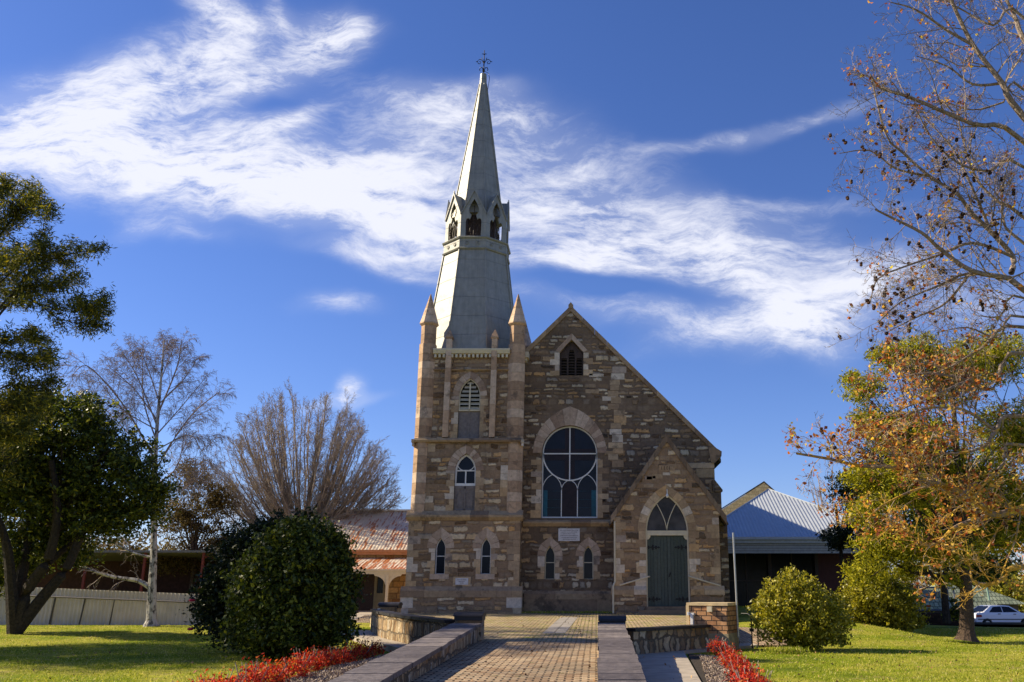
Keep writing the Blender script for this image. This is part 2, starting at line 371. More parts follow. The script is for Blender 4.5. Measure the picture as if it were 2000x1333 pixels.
L_chip = islands('wood_chips', [(0, (.12, .09, .07)), (.5, (.3, .23, .18)), (1, (.52, .43, .35))], .95, fine=0)

# ------------------------------------------------------------------ mesh helpers
ORG = {}


class MB:
    def __init__(s): s.v = []; s.f = []; s.mi = []

    def add(s, vs, fs, mi=0):
        o = len(s.v); s.v.extend(vs); s.f.extend([tuple(i + o for i in f) for f in fs]); s.mi.extend([mi] * len(fs)); return s

    def box(s, x0, x1, y0, y1, z0, z1, mi=0):
        return s.add([(x0, y0, z0), (x1, y0, z0), (x1, y1, z0), (x0, y1, z0), (x0, y0, z1), (x1, y0, z1), (x1, y1, z1), (x0, y1, z1)],
                     [(0, 1, 5, 4), (1, 2, 6, 5), (2, 3, 7, 6), (3, 0, 4, 7), (4, 5, 6, 7), (3, 2, 1, 0)], mi)

    def prism(s, poly, y0, y1, mi=0, fn=None):
        """extrude an (a, b) outline; fn maps (a, b, depth) to a point"""
        fn = fn or (lambda a, b, d: (a, d, b)); n = len(poly)
        vs = [fn(a, b, y0) for a, b in poly] + [fn(a, b, y1) for a, b in poly]
        tri = tessellate_polygon([[Vector((a, b, 0)) for a, b in poly]])
        fs = [tuple(t) for t in tri] + [tuple(i + n for i in reversed(t)) for t in tri]
        fs += [(i, (i + 1) % n, (i + 1) % n + n, i + n) for i in range(n)]
        return s.add(vs, fs, mi)

    def plate(s, outer, holes, y0, y1, mi=0, fn=None):
        fn = fn or (lambda a, b, d: (a, d, b))
        loops = [outer] + holes; pts = [p for l in loops for p in l]; n = len(pts)
        tri = tessellate_polygon([[Vector((a, b, 0)) for a, b in l] for l in loops])
        vs = [fn(a, b, y0) for a, b in pts] + [fn(a, b, y1) for a, b in pts]
        fs = [tuple(t) for t in tri] + [tuple(i + n for i in reversed(t)) for t in tri]
        o = 0
        for l in loops:
            k = len(l); fs += [(o + i, o + (i + 1) % k, o + (i + 1) % k + n, o + i + n) for i in range(k)]; o += k
        return s.add(vs, fs, mi)

    def band(s, pts, wd, y0, y1, closed=False, mi=0):
        """flat ribbon of the given width along a line in the facade plane"""
        P = [Vector((a, b)) for a, b in pts]; n = len(P); L = []; Rr = []
        for i in range(n):
            a = P[(i - 1) % n] if (closed or i > 0) else P[i]; c = P[(i + 1) % n] if (closed or i < n - 1) else P[i]
            d = (c - a); d.normalize(); nn = Vector((-d.y, d.x)) * wd / 2
            L.append(P[i] + nn); Rr.append(P[i] - nn)
        m = n if closed else n - 1
        for i in range(m):
            j = (i + 1) % n
            q = [L[i], L[j], Rr[j], Rr[i]]
            vs = [(p.x, y0, p.y) for p in q] + [(p.x, y1, p.y) for p in q]
            s.add(vs, [(0, 1, 2, 3), (7, 6, 5, 4), (0, 4, 5, 1), (1, 5, 6, 2), (2, 6, 7, 3), (3, 7, 4, 0)], mi)
        return s

    def tube(s, pts, rad, n=5, cap=False, mi=0):
        o = len(s.v); k = len(pts); V = s.v; F = s.f
        for i in range(k):
            p = pts[i]; a = pts[i - 1] if i else p; c = pts[i + 1] if i < k - 1 else p
            dx, dy, dz = c[0] - a[0], c[1] - a[1], c[2] - a[2]
            l = math.sqrt(dx * dx + dy * dy + dz * dz) or 1; dx /= l; dy /= l; dz /= l
            if abs(dz) < .9: ax, ay, az = -dy, dx, 0.0
            else: ax, ay, az = 0.0, -dz, dy
            l = math.sqrt(ax * ax + ay * ay + az * az) or 1; ax /= l; ay /= l; az /= l
            bx, by, bz = dy * az - dz * ay, dz * ax - dx * az, dx * ay - dy * ax
            r = rad[i] if isinstance(rad, (list, tuple)) else rad
            for q in range(n):
                t = 6.28318 * q / n; cc, ss = math.cos(t) * r, math.sin(t) * r
                V.append((p[0] + ax * cc + bx * ss, p[1] + ay * cc + by * ss, p[2] + az * cc + bz * ss))
        for i in range(k - 1):
            for q in range(n):
                a = o + i * n + q; b = o + i * n + (q + 1) % n
                F.append((a, b, b + n, a + n)); s.mi.append(mi)
        if cap:
            F.append(tuple(o + q for q in range(n))); F.append(tuple(o + (k - 1) * n + n - 1 - q for q in range(n))); s.mi += [mi, mi]
        return s

    def ngon(s, cx, cy, rings, n=8, rot=math.pi / 8, cap=True, mi=0):
        """stacked rings (z, half width across flats)"""
        o = len(s.v); k = 1 / math.cos(math.pi / n)
        for z, h in rings:
            for q in range(n):
                t = rot + 2 * math.pi * q / n; s.v.append((cx + math.cos(t) * h * k, cy + math.sin(t) * h * k, z))
        for i in range(len(rings) - 1):
            for q in range(n):
                a = o + i * n + q; b = o + i * n + (q + 1) % n; s.f.append((a, b, b + n, a + n)); s.mi.append(mi)
        if cap:
            s.f.append(tuple(o + n - 1 - q for q in range(n))); s.f.append(tuple(o + (len(rings) - 1) * n + q for q in range(n))); s.mi += [mi, mi]
        return s

    def build(s, name, mats, parent=None, smooth=False):
        return mkobj(name, s.v, s.f, mats, parent, s.mi, smooth)


def mkobj(name, V, F, mats, parent=None, mi=None, smooth=False):
    me = bpy.data.meshes.new(name)
    o = ORG.get(parent.name, (0, 0, 0)) if parent else (0, 0, 0)
    V = np.asarray(V, dtype=np.float64).reshape(-1, 3) - np.array(o)
    me.from_pydata(V.tolist(), [], F)
    if not isinstance(mats, (list, tuple)): mats = [mats]
    for m in mats: me.materials.append(m)
    if mi is not None and len(mats) > 1: me.polygons.foreach_set('material_index', mi)
    if smooth: me.polygons.foreach_set('use_smooth', [True] * len(me.polygons))
    me.validate(); me.update()
    ob = bpy.data.objects.new(name, me); C.objects.link(ob)
    if parent: ob.parent = parent
    ORG[ob.name] = o
    return ob


def thing(name, label, cat, loc, group=None):
    o = bpy.data.objects.new(name, None); C.objects.link(o); o.location = loc; ORG[o.name] = tuple(loc)
    return tag(o, label, cat, group)


def tag(o, label=None, cat=None, group=None, kind=None):
    if label: o['label'] = label
    if cat: o['category'] = cat
    if group: o['group'] = group
    if kind: o['kind'] = kind
    return o


def leaves(name, P, size, aspect, mat, parent=None, jit=.35, upright=0.0, dirs=None, rnd=None):
    """many separate leaf faces (two triangles folded on the midrib) at the points P"""
    P = np.asarray(P, dtype=np.float64); N = len(P); r = rnd or rng
    a = r.normal(size=(N, 3)) if dirs is None else np.asarray(dirs) + r.normal(size=(N, 3)) * .45
    if upright: a[:, 2] += upright
    a /= np.linalg.norm(a, axis=1)[:, None] + 1e-9
    b = np.cross(a, r.normal(size=(N, 3))); b /= np.linalg.norm(b, axis=1)[:, None] + 1e-9
    c = np.cross(a, b)
    L = size * (1 + jit * r.uniform(-1, 1, N))[:, None]; W = L * aspect
    V = np.stack([P - a * L / 2, P + b * W / 2 + c * W * .18, P + a * L / 2, P - b * W / 2 + c * W * .18], 1).reshape(-1, 3)
    o = ORG.get(parent.name, (0, 0, 0)) if parent else (0, 0, 0)
    V -= np.array(o)
    me = bpy.data.meshes.new(name); me.vertices.add(4 * N); me.vertices.foreach_set('co', V.astype(np.float32).ravel())
    me.loops.add(4 * N); me.loops.foreach_set('vertex_index', np.arange(4 * N, dtype=np.int32))
    me.polygons.add(N); me.polygons.foreach_set('loop_start', np.arange(0, 4 * N, 4, dtype=np.int32))
    try: me.polygons.foreach_set('loop_total', np.full(N, 4, dtype=np.int32))
    except Exception: pass
    me.update(calc_edges=True); me.materials.append(mat)
    ob = bpy.data.objects.new(name, me); C.objects.link(ob)
    if parent: ob.parent = parent
    ORG[ob.name] = o
    return ob


def arch(cx, a, z0, zs, rise, n=7):
    """outline of a pointed opening: sill z0, springing z0..zs, given rise, clockwise from bottom left"""
    Rr = (a * a + rise * rise) / (2 * a); al = math.asin(min(1, rise / Rr)); pts = [(cx - a, z0)]
    for i in range(n + 1):
        t = al * i / n; pts.append((cx - a + Rr - Rr * math.cos(t), zs + Rr * math.sin(t)))
    for i in range(n - 1, -1, -1):
        t = al * i / n; pts.append((cx + a - Rr + Rr * math.cos(t), zs + Rr * math.sin(t)))
    pts.append((cx + a, z0)); return pts


def voussoirs(mb, cx, a, zs, rise, wd, n, y0, y1, wd_top=None):
    """wedge blocks round a pointed head"""
    Rr = (a * a + rise * rise) / (2 * a); al = math.asin(min(1, rise / Rr)); g = .006
    for sgn in (-1, 1):
        ccx = cx + sgn * (a - Rr)
        for i in range(n):
            t0 = al * i / n + g / Rr; t1 = al * (i + 1) / n - (g / Rr if i < n - 1 else 0)
            w0 = wd + (((wd_top or wd) - wd) * i / n); w1 = wd + (((wd_top or wd) - wd) * (i + 1) / n)
            q = []
            for t, rr in ((t0, Rr), (t0, Rr + w0), (t1, Rr + w1), (t1, Rr)):
                x = ccx + sgn * rr * math.cos(t); z = zs + rr * math.sin(t)
                if sgn * (x - cx) < 0: x = cx
                q.append((x, z))
            if i == n - 1: # meet on the centre line
                zt = zs + math.sqrt(max(0, (Rr + w1) ** 2 - (Rr - a) ** 2))
                q = [q[0], q[1], (cx + sgn * .003, zt), (cx + sgn * .003, zs + rise)]
            mb.prism(q, y0, y1)


def jambs(mb, cx, a, z0, zs, y0, y1, wS=.16, wL=.28, h=.27, rnd=random):
    for sgn in (-1, 1):
        z = z0; k = rnd.random() < .5
        while z < zs - .02:
            hh = min(h * rnd.uniform(.8, 1.15), zs - z)
            if zs - z - hh < .1: hh = zs - z
            wd = (wL if k else wS) * rnd.uniform(.9, 1.1); k = not k
            x0 = cx + sgn * a; x1 = x0 + sgn * wd
            mb.box(min(x0, x1), max(x0, x1), y0, y1, z + .005, z + hh - .005); z += hh


def quoins(mb, xe, sgn, z0, z1, yf, yb, proud=.006, wS=.24, wL=.44, h=.3):
    """corner blocks; xe is the corner, sgn points away from it across the face"""
    z = z0; k = True
    while z < z1 - .02:
        hh = min(h * random.uniform(.8, 1.2), z1 - z)
        if z1 - z - hh < .12: hh = z1 - z
        wd = (wL if k else wS) * random.uniform(.85, 1.15); k = not k
        x0 = xe - sgn * proud; x1 = xe + sgn * wd
        mb.box(min(x0, x1), max(x0, x1), yf - proud, yb, z + .005, z + hh - .005); z += hh


def course_blocks(mb, x0, x1, prof, h=.7):
    """string course as a run of moulded blocks; prof is a (y, z) outline"""
    x = x0
    while x < x1 - .01:
        e = min(x + h * random.uniform(.7, 1.3), x1)
        if x1 - e < .2: e = x1
        mb.prism(prof, x + .003, e - .003, fn=lambda a, b, d: (d, a, b)); x = e


# ------------------------------------------------------------------ ground
def sst(a, b, x):
    t = max(0, min(1, (x - a) / (b - a))); return t * t * (3 - 2 * t)


def gz(x, y):
    z = 0.42 * sst(26, 35, y) * sst(-13, -9, x) * (1 - sst(7, 12, x))
    z += .12 * sst(24, 36, y) * (1 - sst(-16, -13, x))
    z += -1.0 * sst(36, 58, y) * sst(12, 20, x)
    z += .22 * sst(24, 33, y) * sst(5, 7, x) * (1 - sst(9, 11, x))
    return z - .02


def zpath(y): return 0.19 + .0185 * (y - 12.56)


xs = np.concatenate([np.linspace(-140, -26, 14), np.linspace(-25, 25, 101), np.linspace(26, 140, 14)])
ys = np.concatenate([np.linspace(-30, 9, 9), np.linspace(10, 60, 81), np.linspace(64, 420, 18)])
V = []
for y in ys:
    for x in xs:
        z = gz(x, y)
        if -3.1 < x < .5 and y < 36: z = min(z, zpath(y) - .1)
        V.append((x, y, z))
nx_ = len(xs); F = [(j * nx_ + i, j * nx_ + i + 1, (j + 1) * nx_ + i + 1, (j + 1) * nx_ + i) for j in range(len(ys) - 1) for i in range(nx_ - 1)]
tag(mkobj('ground', V, F, M_lawn, smooth=True), kind='structure')


def slab(name, pts, zf, mat, th=.12, sub=1):
    mb = MB(); mb.prism(pts, 0, 1, fn=lambda a, b, d: (a, b, zf(a, b) - (th if d else 0)))
    return tag(mb.build(name, mat), kind='structure')


# brick-paved ramp and forecourt, one sheet with rows so that it follows the slope
slab('paved_path', [(-2.7, 4), (.12, 4), (.12, 21.3), (-2.7, 21.3)], lambda x, y: zpath(y), M_pave, th=.3)
slab('forecourt', [(-2.95, 21.3), (.6, 21.3), (2.6, 24.05), (3.4, 24.6), (4.2, 29), (4.2, 36), (-2.9, 36), (-7.6, 36), (-7.6, 31.5), (-6.9, 30)], lambda x, y: zpath(y), M_mosspave, th=.35)
mb = MB()
for k in range(2):
    for j in range(9):
        y0 = 24.0 + j * .9; x0 = -1.38 + k * .3 + (y0 - 24) * .02
        mb.prism([(x0, y0), (x0 + .28, y0), (x0 + .298, y0 + .885), (x0 + .018, y0 + .885)], 0, 1, fn=lambda a, b, d: (a, b, zpath(b) + .006 - .03 * d))
tag(mb.build('concrete_strip', M_conc2), kind='structure')
slab('concrete_path', [(.3, 4), (1.15, 4), (1.63, 14.3), (2.1, 22.8), (4.3, 25.2), (4.3, 26.2), (2.6, 25.0), (.6, 21.6), (.3, 21)], lambda x, y: .05, M_concrete, th=.2)
def zl(x, y): return .13 + .42 * sst(29, 37, y)
slab('veranda_path', [(-2.95, 19.0), (-4.55, 22.3), (-6.4, 26.2), (-9, 31.5), (-13, 36.5), (-14, 41.5), (-8.3, 41.5), (-7.7, 36), (-7.2, 31), (-6.95, 30.2), (-2.95, 21.5)], zl, M_concrete, th=.22)
slab('brick_landing', [(-7.0, 30.1), (-8.6, 31.6), (-8.8, 35.5), (-7.5, 36), (-7.4, 31)], lambda x, y: zl(x, y) + .012, M_pave, th=.05)
slab('hall_paving', [(3.9, 25.3), (5.2, 25.5), (6.2, 29), (6.2, 33), (4.2, 33), (4.2, 29)], lambda x, y: .03 + .3 * sst(25, 34, y), M_pave, th=.3)
slab('road', [(13.5, 44), (60, 38), (90, 60), (90, 72), (20, 66)], lambda x, y: gz(x, y) + .05, M_asph, th=.1)
slab('mulch_bed_soil', [(-5.1, 6), (-3.2, 6), (-3.2, 18.9), (-4.2, 20.9), (-5.0, 20.9)], lambda x, y: .02, M_soil, th=.08)
slab('bed_soil', [(1.2, 6), (2.35, 6), (2.75, 21.5), (2.15, 22.3), (1.66, 14.3)], lambda x, y: .02, M_soil, th=.08)

# ------------------------------------------------------------------ church
church = thing('church', 'old sandstone church with a grey metal spire, a round headed window and a green door', 'church', (-1.0, 36, .5))
TX0, TX1, TY = -7.2, -2.93, 35.0
tower = MB()
# stage one and plinth
W1 = [(-5.94, .19, 2.03, 2.98, .38), (-4.21, .19, 2.03, 2.98, .38)]
tower.plate([(TX0, .2), (TX1, .2), (TX1, 4.15), (TX0, 4.15)], [arch(*q) for q in W1], TY, TY + .5)
tower.box(TX0, TX0 + .5, TY + .5, 39.3, .2, 4.15).box(TX1 - .5, TX1, TY + .5, 39.3, .2, 4.15).box(TX0, TX1, 39.3, 39.5, .2, 10.8)
tower.box(TX0 - .13, TX1 + .12, TY - .13, 39.5, .2, 1.2)
# stage two and three, between the corner piers
S2 = (-5.12, .41, 4.4, 5.95, .66)
tower.plate([(-7.0, 4.15), (-3.1, 4.15), (-3.1, 7.15), (-7.0, 7.15)], [arch(*S2)], TY + .07, TY + .5)
S3 = (-5.08, .43, 7.24, 8.95, .72)
tower.plate([(-7.0, 7.15), (-3.1, 7.15), (-3.1, 10.8), (-7.0, 10.8)], [arch(*S3)], TY + .2, TY + .5)
for x0 in (-7.08, -3.36): tower.box(x0, x0 + .34, TY + .5, 39.3, 4.15, 10.8)
T_ = tower.build('tower_wall', M_rub, church)
q = MB()
quoins(q, TX0, 1, 1.5, 4.12, TY, TY + .4); quoins(q, TX1, -1, 1.5, 4.12, TY, TY + .4)
quoins(q, TX0 - .13, 1, .2, 1.2, TY - .13, TY + .3, wS=.3, wL=.5); quoins(q, TX1 + .12, -1, .2, 1.2, TY - .13, TY + .3, wS=.3, wL=.5)
for xe, sg in ((-6.62, 1), (-3.46, -1)):
    z = 4.4
    while z < 7:
        hh = random.uniform(.24, .34)
        if random.random() < .55: q.box(min(xe, xe + sg * .28), max(xe, xe + sg * random.uniform(.16, .34)), TY + .062, TY + .3, z, z + hh - .01)
        z += hh
q.build('quoin_trim', M_ash, T_)
def surround(parent, o, y, wd, n, wS, wL, wt=None, sill=False, mat=None):
    cx, a, z0, zs, rise = o; q = MB(); voussoirs(q, cx, a, zs, rise, wd, n, y - .008, y + .25, wt); q.build('arch_trim', mat or M_arch, parent)
    q = MB(); jambs(q, cx, a, z0, zs, y - .006, y + .25, wS, wL); q.build('jamb_trim', M_ash, parent)
    if sill: MB().box(cx - .36, cx + .36, y - .03, y + .2, z0 - .19, z0).build('window_sill', M_arch, parent)


for o in W1: surround(T_, o, TY, .33, 3, .17, .27, .36, True)
surround(T_, S2, TY + .07, .3, 6, .18, .32); surround(T_, S3, TY + .2, .26, 5, .16, .28)
q = MB(); course_blocks(q, TX0 - .16, TX1 + .15, [(TY - .16, 1.18), (TY - .16, 1.42), (TY - .005, 1.58), (TY + .1, 1.58), (TY + .1, 1.18)]); q.build('plinth_molding', M_cap, T_)
q = MB(); course_blocks(q, TX0 - .1, TX1 + .1, [(TY - .03, 4.02), (TY - .12, 4.14), (TY - .12, 4.22), (TY + .1, 4.42), (TY + .25, 4.42), (TY + .25, 4.02)])
q.prism([(TX0 - .1, 4.14), (TX0 - .1, 4.2), (TX0 + .1, 4.42), (TX0 + .3, 4.42), (TX0 + .3, 4.14)], TY + .252, 39.5)
q.prism([(TX1 + .1, 4.14), (TX1 + .1, 4.2), (TX1 - .06, 4.42), (TX1 - .3, 4.42), (TX1 - .3, 4.14)], TY + .252, 36.0)
q.build('string_molding', M_cap, T_)
q = MB(); course_blocks(q, -7.16, -2.96, [(TY - .06, 7.05), (TY - .09, 7.12), (TY - .05, 7.2), (TY + .25, 7.24), (TY + .25, 7.05)]); q.build('string_molding', M_cap, T_)
q = MB(); course_blocks(q, -6.8, -3.3, [(TY + .14, 9.98), (TY + .11, 10.03), (TY + .25, 10.1), (TY + .25, 9.98)]); q.build('string_molding', M_cap, T_)
q = MB()
for sx_ in (TX0 - .04, TX1 - .02): q.box(sx_ - .03, sx_ + .09, TY - .06, TY + .3, 7.03, 7.16).box(sx_, sx_ + .08, TY - .03, TY + .3, 6.9, 7.03)
q.build('carved_stop', M_ash, T_)
for cx, cy in ((-6.87, 35.31), (-3.24, 35.31), (-6.87, 39.1), (-3.24, 39.1)):
    q = MB(); z = 4.3
    while z < 11.9:
        hh = min(random.uniform(.3, .45), 11.9 - z)
        if 11.9 - z - hh < .15: hh = 11.9 - z
        big = z < 10.85
        q.ngon(cx, cy, [(z + .004, .33 if big else .29), (z + hh - .004, .33 if big else .29)]); z += hh
    p = q.build('turret', M_tur, church)
    q = MB(); q.ngon(cx, cy, [(11.88, .31), (11.95, .37), (12.0, .36)])
    z0, z1 = 12.0, 13.28
    for i in range(4):
        a, b = i / 4, (i + 1) / 4
        q.ngon(cx, cy, [(z0 + (z1 - z0) * a + .004, .34 * (1 - a) + .015), (z0 + (z1 - z0) * b - .004, .34 * (1 - b) + .015)])
    q.build('turret_cap', M_tur, p)
for cx in (-5.97, -4.13):
    q = MB(); z = 7.24
    while z < 11.3:
        hh = min(random.uniform(.5, .8), 11.32 - z); q.box(cx - .11, cx + .11, TY - .02, TY + .3, z + .004, z + hh - .004); z += hh
    q.box(cx - .15, cx + .15, TY - .05, TY + .26, 11.3, 11.36)
    q.ngon(cx, TY + .1, [(11.36, .15), (11.68, .01)], n=4, rot=math.pi / 4)
    q.build('pilaster', M_tur, church)
q = MB()
q.prism([(TY + .2, 10.62), (TY + .02, 10.66), (TY - .03, 10.8), (TY - .03, 10.86), (TY + .4, 10.86), (TY + .4, 10.62)], -6.6, -3.5, fn=lambda a, b, d: (d, a, b))
x = -6.55
while x < -3.55: q.box(x, x + .085, TY + .03, TY + .19, 10.5, 10.63); x += .17
q.box(-2.98, -2.78, 35.5, 39.2, 10.62, 10.86); 
y = 35.6
while y < 39: q.box(-2.94, -2.85, y, y + .085, 10.5, 10.62); y += .17
q.build('parapet_cornice', M_cream, church)

# tower windows
def lancet(parent, cx, a, z0, zs, rise, y, fr=.05, mat=M_white, bar=True):
    f = MB(); o = arch(cx, a - .012, z0 + .01, zs, rise - .02); f.band(o, fr, y, y + .06, True)
    if bar: f.box(cx - a + .03, cx + a - .03, y + .012, y + .05, (z0 + zs + rise) / 2 - .02, (z0 + zs + rise) / 2 + .012)
    w_ = MB(); w_.prism(arch(cx, a, z0, zs, rise), y + .045, y + .07)
    fr_ = f.build('window_frame', mat, parent); w_.build('window_pane', M_glass, parent); return fr_


for q_ in W1: lancet(T_, *q_, TY + .13)
# arched window with crossing tracery over a boarded panel
y = TY + .2; f = MB(); cx, a, _, zs, rise = S2
f.band(arch(cx, a - .03, 5.42, zs, rise - .05), .075, y, y + .07, True)
f.box(cx - a, cx + a, y - .02, y + .1, 5.36, 5.46); f.box(cx - a + .06, cx + a - .06, y + .01, y + .06, 5.93, 5.98); f.box(cx - .025, cx + .025, y + .012, y + .058, 5.46, 5.93)
for sg in (-1, 1):
    f.band([(cx + sg * (.02 + .34 * math.sin(t)), 5.95 + .34 * (1 - math.cos(t)) + .0) for t in [i * .26 for i in range(6)]], .03, y + .012, y + .055)
f.build('window_frame', M_white, T_)
MB().prism(arch(cx, a, 5.42, zs, rise), y + .05, y + .09).build('window_pane', M_glass, T_)
f = MB(); f.box(cx - a, cx + a, y, y + .08, 4.4, 5.36)
for k in (-1, 1):
    f.band(arch(cx + k * .19, .12, 4.55, 4.98, .17), .02, y - .02, y + .01, True)
f.box(cx - .03, cx + .03, y - .025, y, 4.42, 5.34).box(cx - a, cx + a, y - .025, y, 5.24, 5.36).box(cx - a, cx + a, y - .025, y, 4.4, 4.48)
f.build('timber_panel', M_greyboard, T_)
# belfry louvres
cx, a, _, zs, rise = S3; y = TY + .33; f = MB()
for i in range(7):
    z = 8.42 + i * .17; hw = a
    if z > zs: hw = max(.05, a - .62 * (z - zs) ** 1.3 * 1.0 - .04)
    f.prism([(y - .06, z), (y - .05, z + .012), (y + .07, z + .13), (y + .06, z + .115)], cx - hw + .02, cx + hw - .02, fn=lambda p_, r_, d: (d, p_, r_))
f.box(cx - .03, cx + .03, y - .09, y - .05, 8.36, 9.5).box(cx - a, cx + a, y - .09, y, 8.34, 8.4)
f.band(arch(cx, a - .02, 8.36, zs, rise - .03), .04, y - .08, y)
f.build('louvre', M_cream, T_)
f = MB(); f.box(cx - a, cx + a, y - .02, y + .05, 7.24, 8.35)
for xx in (cx - .03,): f.box(xx, xx + .06, y - .05, y - .02, 7.24, 8.35)
f.box(cx - a, cx + a, y - .04, y - .02, 7.24, 7.34)
f.build('timber_panel', M_greyboard, T_)
MB().prism(arch(cx, a, 8.35, zs, rise), y + .12, y + .16).build('belfry_backing', M_dark, T_)


def plaque(parent, x0, x1, z0, z1, y, rows, frame=None):
    p = MB(); p.box(x0, x1, y - .03, y, z0, z1, 0); rr = random.Random(5)
    if frame: p.box(x0 - .09, x1 + .09, y - .015, y + .01, z0 - .05, z1 + .05, 2)
    h = (z1 - z0) / (rows + 1)
    for r_ in range(rows):       # worn lettering, too small to read
        zc = z1 - h * (r_ + 1); m_ = .08 + .05 * (r_ % 3); x = x0 + m_
        while x < x1 - m_:
            wl = rr.uniform(.012, .03); p.box(x, x + wl, y - .034, y - .03, zc - h * .2, zc + h * rr.uniform(.1, .25), 1); x += wl + rr.uniform(.006, .02)
    return p.build('plaque', [plain('white_marble', (.62, .6, .6), .5, var=.15), plain('worn_lettering', (.16, .12, .11), .8), M_ash], parent)


plaque(T_, -5.32, -4.84, 1.64, 1.88, TY, 3, True)

# nave
NX = -1.08; NY = 36.0
gy = lambda x, off=0: 12.98 - off - 1.02 * abs(x - NX)
nave = MB()
BW = (-2.18, .05)
bigo = [(BW[0], 4.19)] + [(NX + .005 - 1.115 * math.cos(t), 6.77 + 1.115 * math.sin(t)) for t in [math.pi * i / 20 for i in range(21)]] + [(BW[1], 4.19)]
SW = [(-1.82, .2, 1.85, 2.72, .4), (-.32, .2, 1.85, 2.72, .4)]
vent = [(-1.53, 9.97), (-1.53, 10.98), (-1.035, 11.5), (-.54, 10.98), (-.54, 9.97)]
nave.plate([(-6.85, .2), (4.73, .2), (4.73, 6.45), (4.95, 6.6), (NX, 12.75), (-6.9, 6.8)], [bigo, vent] + [arch(*s_) for s_ in SW], NY, NY + .5)
nave.box(4.33, 4.73, NY + .5, 56, .2, 6.45).box(-6.95, -6.55, 39.5, 56, .2, 6.6)
nave.prism([(-6.85, .2), (4.73, .2), (4.73, 6.45), (NX, 12.6), (-6.85, 6.6)], 55.6, 56)
N_ = nave.build('nave_wall', M_rub2, church)
q = MB()
q.box(4.5, 4.93, 35.75, 36.6, .2, 5.2)
q.prism([(4.6, 5.2), (4.99, 5.2), (4.99, 5.27), (4.7, 5.65), (4.6, 5.65)], 35.72, 36.6)
q.box(4.4, 5.1, 35.6, 36.7, .2, 3.9); q.prism([(4.4, 3.9), (5.14, 3.9), (5.14, 3.96), (4.93, 4.3), (4.4, 4.3)], 35.58, 36.7)
for i in range(3): q.box(4.4, 5.1, 40 + i * 5, 40.7 + i * 5, .2, 4.4)
q.build('buttress', M_rub2, church)
q = MB(); jambs(q, NX, 1.12, 4.19, 6.5, NY - .006, NY + .3, .2, .42, .27)
for s_ in SW: surround(N_, s_, NY, .3, 3, .17, .27)
jambs(q, -1.035, .495, 9.97, 10.95, NY - .006, NY + .3, .2, .36, .25)
z = 6.2
while z < 10.2:      # the column of pale blocks climbing beside the window, and those under the kneeler
    hh = random.uniform(.22, .32); off = random.uniform(-.16, .1); ww_ = random.uniform(.36, .62)
    q.box(.62 + off, .62 + off + ww_, NY - .007, NY + .2, z, z + hh - .02); z += hh
q.box(3.6, 4.73, NY - .008, NY + .2, 6.16, 6.36).box(4.0, 4.72, NY - .007, NY + .2, 5.78, 6.14).box(3.3, 3.98, NY - .008, NY + .2, 5.8, 5.96)
for k in range(16):
    x0 = random.uniform(-2.4, 3.0); z0 = random.uniform(8.9, 12.0); wd = random.uniform(.3, .6)
    if gy(x0 - .1) - .5 > z0 + .2 and gy(x0 + wd) - .6 > z0 + .2 and not (-1.9 < x0 + wd / 2 < -.2 and z0 < 11.7): q.box(x0, x0 + wd, NY - .006, NY + .1, z0, z0 + random.uniform(.12, .2))
quoins(q, 4.73, -1, 4.3, 5.7, NY, NY + .3)
q.build('quoin_trim', M_ash, N_)
q = MB()
q2n = 9
for sg in (-1, 1):      # ring of the big window, swelling to a point
    for i in range(q2n):
        t0 = math.pi / 2 * i / q2n + .004; t1 = math.pi / 2 * (i + 1) / q2n - .004
        def wv(t): return .36 + .42 * (t / (math.pi / 2)) ** 2.2
        pts = [(NX + sg * 1.125 * math.cos(t0), 6.77 + 1.125 * math.sin(t0)), (NX + sg * (1.125 + wv(t0)) * math.cos(t0), 6.77 + (1.125 + wv(t0)) * math.sin(t0)),
               (NX + sg * (1.125 + wv(t1)) * math.cos(t1), 6.77 + (1.125 + wv(t1)) * math.sin(t1)), (NX + sg * 1.125 * math.cos(t1), 6.77 + 1.125 * math.sin(t1))]
        q.prism(pts, NY - .012, NY + .3)
q.build('arch_trim', M_arch, N_); q = MB()
for sg in (-1, 1):
    q.prism([(-1.035 + sg * .5, 10.96), (-1.035 + sg * .66, 11.05), (-1.035 + sg * .004, 11.78), (-1.035 + sg * .004, 11.52)], NY - .01, NY + .3)
q.build('arch_trim', M_arch, N_)
q = MB()
course_blocks(q, -2.9, .75, [(NY - .02, 3.86), (NY - .12, 3.98), (NY - .12, 4.04), (NY + .1, 4.18), (NY + .3, 4.18), (NY + .3, 3.86)])
q.build('string_molding', M_cap, N_); q = MB()
course_blocks(q, -2.8, .62, [(NY - .13, 1.1), (NY - .13, 1.3), (NY - .005, 1.42), (NY + .1, 1.42), (NY + .1, 1.1)], 1.2)
course_blocks(q, -2.8, .62, [(NY - .12, .3), (NY - .12, 1.1), (NY + .1, 1.1), (NY + .1, .3)], 1.0)
q.build('plinth_molding', M_cap, N_)
